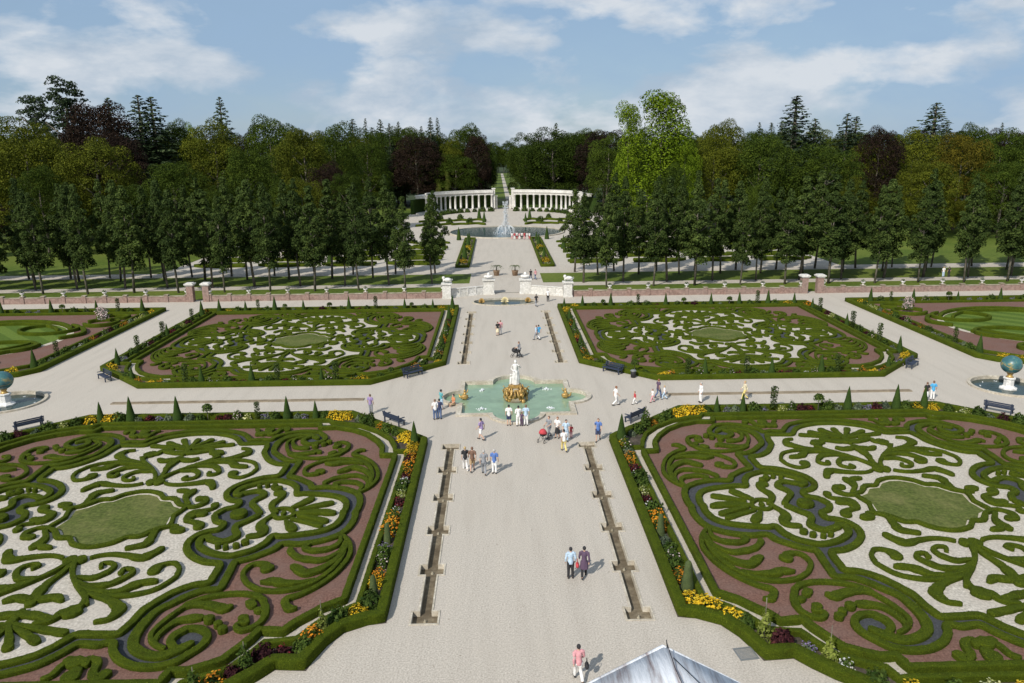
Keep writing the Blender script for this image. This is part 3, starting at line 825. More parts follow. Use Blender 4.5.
soil = MB(); path = MB(); red = MB(); blue = MB(); white = MB(); lawn = MB(); kerb = MB()
for bed, (cx, cy, ux, uy) in BEDS.items():
    T = to_world(bed)
    kind = bed.split()[0]
    cn, cf, bn, bf, pn, pf = BEDKIND[kind]
    E = outline(cn, cf); Bi = outline(bn, bf); Pt = outline(pn, pf)
    sheet(soil, [T(*p) for p in E], .004)
    sheet(path, [T(*p) for p in Pt], .010)
    sheet(red, [T(*p) for p in Bi], .016)
    quad_sheets(blue, blue_q, .022, T)
    quad_sheets(white, white_q, .028, T)
    wt = dense(white_t)
    for sa in (1, -1):
        for sb in (1, -1):
            sheet(white, [T(a * sa, b * sb) for a, b in wt], .028)
    quad_sheets(kerb, stone_q, .034, T, False)
    quad_sheets(lawn, lawn_q, .045, T, False)
    # hedges round the bed
    BH = lambda mb: leafy(mb, 'border_hedge', 110 if kind == 'near' else 30)
    o = link('border_hedge', BH(line_hedge(MB(), offset(E, .26), .5, .48, T)))
    tag(o, f"clipped outer hedge running round the {bed} parterre and its flower border", 'hedge', 'outer hedges of the parterres')
    o = link('border_hedge', BH(line_hedge(MB(), offset(Pt, -.16), .30, .32, T)))
    tag(o, f"low hedge between flowers and footpath of the {bed} parterre", 'hedge', 'low hedges behind the flower borders')
    o = link('border_hedge', BH(line_hedge(MB(), offset(Bi, .05), .36, .34, T)))
    tag(o, f"inner hedge between footpath and red gravel of the {bed} parterre", 'hedge', 'inner hedges of the parterres')
    # broderie
    qn = {(1, 1): 'inner front', (1, -1): 'inner back', (-1, 1): 'outer front', (-1, -1): 'outer back'}
    if kind == 'far':
        qn = {(1, 1): 'inner back', (1, -1): 'inner front', (-1, 1): 'outer back', (-1, -1): 'outer front'}
    for (sa, sb), q in qn.items():
        place('fan', bed, sa, sb, f"fan shaped hedge of curved fingers, {q} corner of the {bed} parterre", 'fan hedges in the parterre corners')
        place('scroll', bed, sa, sb, f"curling scroll hedge on red gravel, {q} corner of the {bed} parterre", 'scroll hedges in the parterre corners')
        place('wave', bed, sa, sb, f"short wavy hedge on white gravel, {q} side of the {bed} parterre lawn", 'wavy hedges beside the parterre lawns')
        place('red_axis', bed, sa, sb, f"ribbon shaped hedge by the arch, {q} quarter of the {bed} parterre", 'ribbon hedges beside the arches')
        for i, wd in enumerate(('largest', 'middle', 'smallest')):
            place(f'ball{i}', bed, sa, sb, f"{wd} of three box balls by the scroll, {q} corner, {bed} parterre", 'box balls beside the scroll hedges')
        for i, wd in enumerate(('outermost', 'second', 'third', 'innermost')):
            place(f'dot{i}', bed, sa, sb, f"{wd} of four box balls, {q.split()[1]} lobe of {q.split()[0]} trefoil, {bed} parterre", 'box balls in the trefoil lobes')
    for sa, q in ((1, 'inner'), (-1, 'outer')):
        place('shell', bed, sa, 1, f"scallop shell hedge in the {q} trefoil of the {bed} parterre", 'shell hedges in the trefoils')
        place('S', bed, sa, sa, f"small curl hedge between the {q} trefoil and the lawn of the {bed} parterre", 'curl hedges beside the lawns')
        place('quat', bed, sa, 1, f"box ball in the dark gravel cross of the {q} trefoil, {bed} parterre", 'box balls in the gravel crosses')
        place('tre_out', bed, sa, 1, f"long hedge outlining the {q} trefoil and spirals, {bed} parterre", 'outer trefoil hedges')
        place('tre_in', bed, sa, 1, f"hedge inside the dark gravel band of the {q} trefoil, {bed} parterre", 'inner trefoil hedges')
    fb = ('front', 'back') if kind == 'near' else ('back', 'front')
    for sb, q in ((1, fb[0]), (-1, fb[1])):
        place('white_out', bed, 1, sb, f"arched hedge bounding the white gravel, {q} half of the {bed} parterre", 'arch hedges round the white gravel')
        place('red_out', bed, 1, sb, f"hedge with coiled ends along the red gravel, {q} half of the {bed} parterre", 'coil ended hedges')
        place('palm', bed, 1, sb, f"large palmette hedge with curling arms, {q} half of the {bed} parterre", 'palmette hedges')
    place('frame', bed, 1, 1, f"hedge framing the central lawn of the {bed} parterre with leafy corners", 'lawn frame hedges')
struct('border_soil', soil, 'soil'); struct('border_path', path, 'path_gravel'); struct('red_gravel', red, 'red_gravel')
struct('dark_gravel', blue, 'blue_gravel'); struct('white_gravel', white, 'white_gravel'); struct('lawn_kerb', kerb, 'stone'); struct('parterre_lawn', lawn, 'lawn')

# ------------------------------------------------------------------ outer parterres (lawn with scroll hedges), local u>0 away from the centre
OUT_EDGE = [(0, 2.6), (1.2, .9), (3.0, 0), (34, 0), (34, 33.0), (0, 33.0)]
def out_T(s): return lambda u, v: (s * (47.0 + u), 72.0 + v)
osoil = MB(); ored = MB(); olawn = MB(); okerb = MB()
OB = {
 'band': [(6.0, 9.5), (9.5, 5.8), (15, 4.6), (22, 4.9), (27, 6.2)],
}
for s in (-1, 1):
    T = out_T(s); sd = 'left' if s < 0 else 'right'
    E = OUT_EDGE if s > 0 else OUT_EDGE
    sheet(osoil, [T(*p) for p in E], .004)
    I = [(2.3, 4.5), (4.6, 2.4), (31.7, 2.4), (31.7, 30.6), (2.3, 30.6)]
    sheet(ored, [T(*p) for p in I], .010)
    # lawn outline: trefoil-like
    def lobes(c, r, a0, a1, n=12): return arc(c[0], c[1], r[0], r[1], a0, a1, n)
    lawnp = lobes((15.5, 16.5), (9.6, 9.2), 0, 345, 30)
    sheet(okerb, [T(*p) for p in lobes((15.5, 16.5), (10.3, 9.9), 0, 345, 30)], .016)
    sheet(olawn, [T(*p) for p in lawnp], .024)
    def H(strokes, label, nm='scroll_hedge', h=.42, group='scroll hedges of the outer lawns'):
        m = MB()
        for st_ in strokes: hedge(m, [(*T(u, v), w) for u, v, w in st_], h, .25)
        tag(obj(nm, m, 'boxwood'), label, 'hedge', group)
    P8 = lambda c, r, a0, a1, w=.75, n=14: [(c[0] + r[0] * math.cos(R(a0 + (a1 - a0) * i / n)), c[1] + r[1] * math.sin(R(a0 + (a1 - a0) * i / n)), w) for i in range(n + 1)]
    for nm_, r_, ww in (('outer', 9.9, .8), ('inner', 8.5, .6)):
        H([P8((15.5, 16.5), (r_, r_ - .35), 38, 150, ww)], f"back {nm_} curved hedge round the {sd} outer lawn", 'curved_hedge')
        H([P8((15.5, 16.5), (r_, r_ - .35), 200, 322, ww)], f"front {nm_} curved hedge round the {sd} outer lawn", 'curved_hedge')
    H([P8((9.5, 21.2), (3.4, 2.5), 120, 420, .6)], f"spiral hedge in the back part of the {sd} outer lawn")
    H([P8((9.8, 12.4), (3.6, 2.4), 300, 20, .6)], f"spiral hedge in the front part of the {sd} outer lawn")
    H([P8((18.6, 12.4), (3.2, 2.2), 160, 380, .55)], f"curled hedge across the front of the {sd} outer lawn, away from the centre")
    H([P8((4.8, 24.6), (2.0, 1.8), 20, 330, .7)], f"ring hedge round a rose in the inner back corner beside the {sd} outer lawn", 'ring_hedge', .45)
    H([P8((4.9, 28.0), (2.0, 1.2), -30, 250, .6)], f"hook hedge at the inner back corner beside the {sd} outer lawn", 'ring_hedge', .45)
    H([P8((8.8, 5.6), (2.1, 1.3), 0, 340, .8)], f"ring hedge round a rose at the front of the {sd} outer lawn", 'ring_hedge', .45)
    H([[(5.6, 16.5, .8), (4.2, 18.5, .9), (5.2, 21, .8), (6.8, 22.5, .6)]], f"wavy hedge on the walk side of the {sd} outer lawn", 'wave_hedge')
    Eo = E if s > 0 else E
    o = obj('border_hedge', hedge(MB(), [(*T(*p), .55) for p in offset(Eo, .28)], .48, .35, False, True, wk=1.0), 'boxwood')
    tag(o, f"clipped outer hedge round the {sd} outer garden", 'hedge', 'outer hedges of the lawn gardens')
    o = obj('border_hedge', hedge(MB(), [(*T(*p), .35) for p in offset(I, -.2)], .34, .35, False, True, wk=1.0), 'boxwood')
    tag(o, f"low hedge inside the flower border of the {sd} outer garden", 'hedge', 'inner hedges of the lawn gardens')
struct('outer_soil', osoil, 'soil'); struct('outer_red_gravel', ored, 'red_gravel'); struct('outer_lawn', olawn, 'striped_lawn'); struct('outer_kerb', okerb, 'stone')
# ------------------------------------------------------------------ border plants
RG = np.random.default_rng(11)
def clump_pts(n, rx, rz, z0, rng, top=.6):
    d = rng.normal(size=(n, 3)); d /= np.linalg.norm(d, axis=1, keepdims=True)
    d[:, 2] = np.abs(d[:, 2])
    lump = 1 + .22 * np.sin(d[:, 0] * 5 + d[:, 1] * 4) * np.cos(d[:, 1] * 6)
    r = (.55 + .45 * rng.random(n) ** .5) * lump
    P = d * r[:, None] * np.array([rx, rx, rz]) + np.array([0, 0, z0])
    return P, d + rng.normal(size=(n, 3)) * .5
def cone_mesh(r, h, seed, round_=False):
    m = MB(); n = 16; rows = 14
    v = []; f = []
    rr = random.Random(seed)
    for i in range(rows + 1):
        t = i / rows
        if round_:
            rad = r * (1.12 - .62 * t) * (1 if t < .85 else math.sqrt(max(.0, 1 - ((t - .85) / .15) ** 2)) * .98 + .02)
        else:
            rad = r * ((1 - t) ** .85 * .97 + .02) * (1 if t > .06 else .85)
        for k in range(n):
            a = 2 * PI * k / n
            q = Vector((math.cos(a) * 2, math.sin(a) * 2, t * 5 + seed))
            j = 1 + .10 * noise.noise(q * 1.6)
            v.append((rad * j * math.cos(a), rad * j * math.sin(a), h * t))
    for i in range(rows):
        for k in range(n):
            f.append((i * n + k, i * n + (k + 1) % n, (i + 1) * n + (k + 1) % n, (i + 1) * n + k))
    f.append(tuple(rows * n + k for k in range(n)))
    return m.add(v, f)
PM = {}
def plant_parts(kind):
    """list of (part name, mesh) variants"""
    if kind in PM: return PM[kind]
    V = []
    for s in range(2):
        rng = np.random.default_rng(100 + s + sum(map(ord, kind)))
        parts = []
        def leaves(n, rx, rz, size, mat, z0=.0):
            P, N = clump_pts(n, rx, rz, z0, rng)
            parts.append(('foliage', cards_mesh('foliage', P, N, size * (.6 + .8 * rng.random(n)), mat, rng, .6)))
        def flowers(n, rx, rz, size, mat, z0=.0, name='blossoms'):
            P, N = clump_pts(n, rx * 1.08, rz * 1.1, z0, rng)
            N = N * .6 + np.array([0, -.3, 1.0])
            parts.append((name, cards_mesh(name, P, N, size * (.7 + .6 * rng.random(n)), mat, rng, .9)))
        if kind == 'yellow': leaves(300, .58, .52, .07, 'plant_leaves'); flowers(300, .60, .56, .065, 'yellow_petals')
        elif kind == 'orange': leaves(260, .44, .58, .07, 'plant_leaves'); flowers(150, .48, .64, .06, 'orange_petals')
        elif kind == 'crimson': leaves(300, .42, .52, .07, 'purple_leaves'); flowers(70, .44, .56, .05, 'red_petals')
        elif kind == 'white': leaves(200, .36, .42, .06, 'plant_leaves'); flowers(60, .36, .46, .055, 'white_petals')
        elif kind == 'bushy': leaves(520, .52, .74, .09, 'plant_leaves')
        elif kind == 'purple': leaves(420, .46, .62, .08, 'purple_leaves')
        elif kind == 'sage': leaves(320, .42, .5, .08, 'sage_leaves')
        elif kind == 'violet': leaves(220, .42, .46, .07, 'sage_leaves'); flowers(80, .44, .5, .05, 'violet_petals')
        elif kind == 'rosy': leaves(300, .36, .8, .07, 'plant_leaves'); flowers(45, .38, .84, .05, 'pink_petals')
        elif kind == 'cream': leaves(240, .46, .5, .07, 'lime_leaves'); flowers(70, .46, .55, .06, 'pale_petals')
        elif kind == 'staked':
            P, N = clump_pts(330, .32, 1.25, 0, rng); P[:, :2] *= (1.15 - P[:, 2:3] / 1.6)
            parts.append(('foliage', cards_mesh('foliage', P, N, .075 * (.6 + .8 * rng.random(330)), 'lime_leaves', rng, .6)))
            parts.append(('stake', MB().tube([(0, 0, 0), (.01, 0, 1.75)], .018, 6).mesh('stake', 'bark')))
        elif kind == 'climber':
            P, N = clump_pts(420, .34, 1.35, 0, rng)
            parts.append(('foliage', cards_mesh('foliage', P, N, .08 * (.6 + .8 * rng.random(420)), 'plant_leaves', rng, .6)))
            parts.append(('stake', MB().tube([(0, 0, 0), (.01, 0, 1.6)], .018, 6).mesh('stake', 'bark')))
        elif kind == 'standard':
            P, N, S = lobes_cloud([(0, 0, .85, .34)], 380, .07, rng, .3)
            parts.append(('foliage', cards_mesh('foliage', P, N, S, 'plant_leaves', rng, .6)))
            P, N, S = lobes_cloud([(0, 0, 1.05, .46)], 60, .06, rng, 0)
            parts.append(('trunk', MB().tube([(0, 0, 0), (.01, 0, .4), (0, 0, .8)], .025, 6).mesh('trunk', 'bark')))
        elif kind == 'rose':
            P, N, S = lobes_cloud([(0, 0, .85, .62), (.25, .1, .75, .45), (-.25, -.1, .75, .45)], 420, .08, rng, .3)
            parts.append(('foliage', cards_mesh('foliage', P, N, S, 'sage_leaves', rng, .6)))
            P, N, S = lobes_cloud([(0, 0, .92, .70), (.25, .1, .8, .5), (-.25, -.1, .8, .5)], 230, .075, rng, .1)
            parts.append(('blossoms', cards_mesh('blossoms', P, N, S, 'pink_petals', rng, .9)))
        elif kind == 'cone': parts.append(('foliage', cone_mesh(.36, 1.85, s * 7).mesh('foliage', 'yew')))
        elif kind == 'pale_cone': parts.append(('foliage', cone_mesh(.27, 1.55, s * 7, True).mesh('foliage', 'yew_pale')))
        elif kind == 'column':
            P, N, S = lobes_cloud([(0, 0, .3 + .27 * k, .26) for k in range(6)], 500, .07, rng, .2)
            parts.append(('foliage', cards_mesh('foliage', P, N, S, 'oak_leaves', rng, .6)))
        V.append(parts)
    PM[kind] = V
    return V
PINFO = {
 'yellow': ('flower_clump', 'yellow coneflower clump', 'flowers'), 'orange': ('flower_clump', 'orange flower clump', 'flowers'),
 'crimson': ('flower_clump', 'dark crimson flower clump', 'flowers'), 'white': ('flower_clump', 'low white flower clump', 'flowers'),
 'bushy': ('leafy_plant', 'bushy green plant', 'plant'), 'purple': ('leafy_plant', 'dark purple leafy plant', 'plant'),
 'sage': ('leafy_plant', 'grey green leafy plant', 'plant'), 'violet': ('flower_clump', 'pale violet flower clump', 'flowers'),
 'rosy': ('flower_clump', 'tall pink flowered plant', 'flowers'), 'cream': ('flower_clump', 'cream yellow flower clump', 'flowers'),
 'staked': ('staked_plant', 'yellow green plant on a stake', 'plant'), 'climber': ('staked_plant', 'tall green plant on a stake', 'plant'),
 'standard': ('standard_shrub', 'small round headed shrub', 'shrub'), 'rose': ('rose_bush', 'pale pink rose bush', 'rose bush'),
 'cone': ('topiary_cone', 'dark green yew cone', 'topiary'), 'pale_cone': ('topiary_cone', 'pale green rounded yew cone', 'topiary'),
 'column': ('columnar_shrub', 'slim dark column shrub', 'shrub')}
PCNT = {}
def plant(kind, x, y, where, sc=1.0, start='central walk'):
    nm, desc, cat = PINFO[kind]
    V = plant_parts(kind)
    parts = V[random.randrange(len(V))]
    k = PCNT.get((kind, where), 0); PCNT[(kind, where)] = k + 1
    lab = f"{ORD[k]} {desc} {where}"
    s = sc * random.uniform(.78, 1.2)
    if len(parts) == 1:
        o = link(nm, parts[0][1], None, (x, y, .004), random.uniform(0, 6.28), (s, s, s))
        tag(o, lab, cat, f"{desc}s in the flower borders")
    else:
        o = thing(nm, lab, cat, (x, y, .004), random.uniform(0, 6.28), f"{desc}s in the flower borders", (s, s, s))
        for pn, me in parts: link(pn, me, o)

def along(pts, ds):
    """points at arc lengths (fractions) of a polyline"""
    P = [Vector(p) for p in pts]
    L = [0]
    for i in range(len(P) - 1): L.append(L[-1] + (P[i + 1] - P[i]).length)
    out = []
    for d in ds:
        s = d * L[-1]
        for i in range(len(P) - 1):
            if s <= L[i + 1] + 1e-6:
                t = (s - L[i]) / max(1e-6, L[i + 1] - L[i]); out.append(P[i].lerp(P[i + 1], t)); break
    return out
# sequences: from the cross walk outwards
IN_R = 'cone yellow rosy sage orange orange crimson white bushy bushy cream crimson white bushy orange orange pale_cone sage bushy rosy bushy orange pale_cone yellow'.split()
IN_L = 'cone yellow yellow orange purple orange orange crimson white bushy cream crimson white bushy orange orange pale_cone violet bushy rosy orange yellow pale_cone bushy'.split()
CR_R = 'yellow yellow bushy staked purple violet staked white bushy'.split()
CR_L = 'yellow bushy staked orange bushy crimson purple climber purple orange climber'.split()
OUTN = 'bushy cream bushy sage purple bushy'.split()
FAR_N = 'yellow yellow bushy cone violet sage cone bushy violet column cream rosy purple crimson standard bushy sage cone sage violet crimson sage cone bushy yellow cone yellow'.split()
CRF = 'sage bushy climber orange bushy bushy yellow'.split()
FB_NEAR = 'yellow orange sage column rosy cone white bushy rosy crimson column bushy sage cone crimson purple bushy white rosy cone bushy column crimson sage orange yellow'.split()
FB_IN = 'yellow bushy orange rosy bushy cone crimson orange bushy rosy cone sage orange bushy crimson cone bushy orange yellow yellow cone'.split()
FB_OUT = 'yellow cone violet bushy column rosy purple bushy column cone crimson bushy cream purple column bushy cone orange'.split()
FB_FAR = 'yellow cone bushy standard cone sage bushy column bushy crimson cone bushy standard purple bushy cone sage standard cone bushy column cone bushy yellow cone'.split()
def run(bed, pts, seq, where, sc=1.0, jit=.09):
    T = to_world(bed) if isinstance(bed, str) else bed
    n = len(seq)
    for p, k in zip(along(pts, [(i + .5 + random.uniform(-.2, .2)) / n for i in range(n)]), seq):
        x, y = T(p.x, p.y)
        plant(k, x + random.uniform(-jit, jit), y + random.uniform(-jit, jit), where, sc)
for bed in BEDS:
    kd, sd = bed.split()
    if kd == 'near':
        run(bed, [(16.4, -11.5), (16.4, 10.2)], IN_R if sd == 'right' else IN_L, f"on the central walk, {bed} bed, from the fountain")
        run(bed, [(16.15, 10.3), (15.2, 10.95), (14.4, 11.95), (13.95, 13.0), (12.8, 13.25), (12.0, 14.2), (11.0, 15.1), (10.2, 16.2)], CR_R if sd == 'right' else CR_L, f"in the front corner of the {bed} bed")
        run(bed, [(15.8, -11.9), (14.2, -13.6), (12.4, -15.3), (10.9, -16.8)], CRF if sd == 'right' else CRF[::-1], f"behind the fountain bench, {bed} bed")
        run(bed, [(10.4, -17.1), (-10.6, -17.1)], FAR_N, f"on the cross walk, {bed} bed, from the fountain")
        run(bed, [(-10.9, -16.8), (-12.4, -15.3), (-14.2, -13.6), (-15.8, -11.9)], OUTN + ['bushy'], f"behind the outer bench, {bed} bed")
        run(bed, [(9.6, 16.6), (2, 16.6)], ['yellow', 'bushy', 'cream', 'yellow', 'bushy', 'sage'], f"on the palace side of the {bed} bed")
    else:
        run(bed, [(10.2, -16.9), (-10.2, -16.9)], FB_NEAR, f"on the cross walk, {bed} bed, from the fountain")
        run(bed, [(15.8, -11.9), (14.2, -13.6), (12.4, -15.3), (10.9, -16.8)], ['bushy', 'orange', 'sage', 'standard', 'bushy'], f"behind the fountain bench, {bed} bed")
        run(bed, [(-10.9, -16.8), (-12.4, -15.3), (-14.2, -13.6), (-15.8, -11.9)], ['orange', 'cone', 'bushy', 'violet', 'sage', 'yellow'], f"behind the outer bench, {bed} bed")
        run(bed, [(16.4, -11.5), (16.4, 16.4)], FB_IN, f"on the central walk, {bed} bed, from the fountain")
        run(bed, [(-16.5, -11.6), (-16.5, 16.3)], FB_OUT, f"along the outer walk, {bed} bed, from the front")
        run(bed, [(15.6, 16.6), (-15.8, 16.6)], FB_FAR, f"at the back of the {bed} bed, from centre")
for s in (-1, 1):
    sd = 'left' if s < 0 else 'right'
    T = out_T(s)
    run(T, [(1.2, 31.5), (1.2, 3.2)], 'yellow bushy cream cream sage orange orange bushy purple rosy crimson orange bushy white sage bushy column sage bushy cone'.split(), f"along the outer walk, {sd} lawn garden, from the back")
    run(T, [(1.6, 2.6), (3.2, 1.2), (9, 1.2)], 'yellow yellow bushy sage'.split(), f"at the globe corner of the {sd} lawn garden")
    run(T, [(2.2, 31.8), (30, 31.8)], 'cone bushy column sage cone rosy bushy standard cone violet violet bushy cone violet bushy standard bushy column'.split(), f"at the back of the {sd} lawn garden")
    for (u, v), wh_ in (((4.6, 24.8), 'in the inner back ring'), ((6.6, 28.2), 'by the hook hedge'), ((8.8, 5.8), 'in the front ring')):
        x, y = T(u, v); plant('rose', x, y, f"{wh_} hedge of the {sd} lawn garden")

# ------------------------------------------------------------------ trees
TR = np.random.default_rng(5)
def limbs(mb, h, r0, nl, spread, z1, rr):
    mb.tube([(0, 0, 0), (.02 * h, .01 * h, h * .35), (-.01 * h, .0, h * .7), (0, 0, h * .92)], [r0, r0 * .8, r0 * .5, r0 * .12], 8)
    for k in range(nl):
        a = rr.random() * 6.28; z = z1 + (h * .85 - z1) * rr.random()
        l = spread * (1 - .5 * (z / h))
        mb.tube([(0, 0, z), (l * .5 * math.cos(a), l * .5 * math.sin(a), z + l * .35), (l * math.cos(a), l * math.sin(a), z + l * .8)], [r0 * .4, r0 * .25, r0 * .06], 5)
    return mb
TREES = {}
def make_tree(key):
    rng = np.random.default_rng(sum(map(ord, key)) * 13 + 1); rr = random.Random(key)
    kind = key.split('-')[0]
    if kind == 'youngoak':
        lob = []
        for i in range(44):
            t = (i + .5) / 44; z = 3.9 + 11.6 * t
            prof = max(.06, 1 - (t - .30) / .72) ** .95 if t > .30 else (.6 + .4 * t / .30)
            rad = 2.9 * max(.10, prof); a = i * 2.4 + rr.random()
            rl = (.55 + .6 * rr.random()) * (1 - t * .5)
            d = max(0, rad - rl * .7) * (.6 + .45 * rr.random())
            lob.append((d * math.cos(a), d * math.sin(a), z + rr.uniform(-.4, .4), rl))
        lob += [(0, 0, z, max(.3, 1.35 * (1 - (z - 5) / 11.5))) for z in (5.5, 7.5, 9.5, 11.5, 13.3, 14.8)]
        P, N, S = lobes_cloud(lob, 9000, .15, rng, .3)
        crown = cards_mesh('crown', P, N, S, 'oak_leaves', rng, .7)
        trunk = limbs(MB(), 13.5, .19, 7, 2.2, 5, rr)
    elif kind == 'broad':       # unit-ish: h 26, R 10
        lob = []
        for i in range(64):
            t = (i + .5) / 64; th = math.acos(1 - 1.42 * t); a = i * 2.39996
            k = .68 + .42 * rr.random()
            rl = 1.3 + 1.9 * rr.random()
            lob.append((8.3 * k * math.sin(th) * math.cos(a), 8.3 * k * math.sin(th) * math.sin(a), 14.0 + 10.2 * k * math.cos(th), rl))
        for i in range(16):
            a = i * 2.4; lob.append((6.5 * math.cos(a), 6.5 * math.sin(a), 5 + 6 * rr.random(), 2.2 + rr.random()))
        P, N, S = lobes_cloud(lob, 30000, .19, rng, .12, .85)
        crown = cards_mesh('crown', P, N, S, 'broad_leaves', rng, .7)
        trunk = limbs(MB(), 22, .5, 8, 6, 7, rr)
    elif kind == 'tall':        # stacked clumps, h 30
        lob = []
        for i in range(44):
            t = (i + .5) / 44; z = 4 + 25 * t; a = i * 2.4
            d = (3.1 if t < .75 else 2.0) * (.5 + .6 * rr.random())
            lob.append((d * math.cos(a) + 1.2 * math.sin(z * .35), d * math.sin(a), z, 1.7 + 1.2 * rr.random()))
        lob += [(.6, 0, 28.6, 2.3), (-1.6, 0, 27.8, 1.9), (2.4, 0, 27.0, 1.6)]
        P, N, S = lobes_cloud(lob, 17000, .20, rng, .15)
        crown = cards_mesh('crown', P, N, S, 'broad_leaves', rng, .7)
        trunk = limbs(MB(), 27, .5, 8, 3, 6, rr)
    elif kind == 'spruce':      # h 30, R 4
        lob = []
        for i in range(150):
            t = ((i + .5) / 150) ** 1.25; z = 3.5 + 26 * t; rad = 4.4 * (1 - t) ** .9 + .12
            a = i * 2.39996 + rr.random() * .5; k = rad * (.55 + .55 * rr.random())
            lob.append((k * math.cos(a), k * math.sin(a), z - .12 * k, .30 + .85 * (1 - t) * (.6 + .6 * rr.random())))
        lob += [(0, 0, 3 + 26 * t, .25 + 2.4 * (1 - t)) for t in [i / 24 for i in range(24)]]
        P, N, S = lobes_cloud(lob, 13000, .22, rng, .2, .7)
        crown = cards_mesh('crown', P, N, S, 'spruce_needles', rng, .5)
        trunk = MB().tube([(0, 0, 0), (0, 0, 15), (0, 0, 29.5)], [.45, .28, .05], 8)
    elif kind == 'cedar':       # flat layered plates, h 30, R 8
        lob = []; 
        for i in range(120):
            t = i / 119; z = 8 + 21 * t; rad = 7.6 * (1 - .72 * t) * (.25 + .85 * rr.random()); a = i * 2.4 + rr.random()
            lob.append((rad * math.cos(a), rad * math.sin(a), z + rr.uniform(-.5, .5) - .05 * rad, (1.1 + 1.2 * rr.random()) * (1 - .3 * t)))
        P, N, S = lobes_cloud(lob, 12000, .26, rng, .3, .5)
        crown = cards_mesh('crown', P, N, S, 'spruce_needles', rng, .6)
        trunk = limbs(MB(), 28, .6, 14, 6, 12, rr)
    TREES[key] = (crown, trunk.mesh('trunk', 'bark'))
KINDH = {'youngoak': 15.2, 'broad': 26.5, 'tall': 31.0, 'spruce': 30.0, 'cedar': 29.6}
for k in ('youngoak-a', 'youngoak-b', 'youngoak-c', 'youngoak-d', 'broad-a', 'broad-b', 'broad-c', 'broad-d', 'tall-a', 'tall-b', 'spruce-a', 'spruce-b', 'cedar-a', 'cedar-b'):
    make_tree(k)
def tree(kind, x, y, h, label, group, wide=1.0, mat=None, name=None, variant=None, z=-.03):
    vs = [k for k in TREES if k.startswith(kind + '-')]
    cr, tk = TREES[vs[variant % len(vs)] if variant is not None else random.choice(vs)]
    s = h / KINDH[kind]
    t = thing(name or {'youngoak': 'oak_tree', 'broad': 'broadleaf_tree', 'tall': 'tall_tree', 'spruce': 'spruce_tree', 'cedar': 'cedar_tree'}[kind],
              label, 'tree', (x, y, z), random.uniform(0, 6.28) if kind != 'tall' else random.uniform(-.2, .2), group, (s * wide, s * wide, s))
    link('trunk', tk, t)
    c = link('crown', cr, t)
    if mat:
        c.material_slots[0].link = 'OBJECT'; c.material_slots[0].material = MATS[mat]
    return t
# the avenue of young oaks behind the wall
ROWS = [(118.9, 15.75, 'front'), (123.4, 12.25, 'second'), (130.6, 15.9, 'third'), (134.6, 12.4, 'back')]
for y, x0, rn in ROWS:
    for s in (-1, 1):
        for k in range(14):
            x = x0 + 7.05 * k
            if x > 102: continue
            if rn == 'third' and s < 0 and k == 0: continue
            h = random.uniform(13.6, 16.8) if k else 13.8
            tree('youngoak', s * x + random.uniform(-.35, .35), y + random.uniform(-.4, .4), h,
                 f"{ORD[k]} young oak from the gate, {rn} row, {'left' if s < 0 else 'right'} avenue", 'young oaks in rows behind the wall', random.uniform(.80, 1.12))
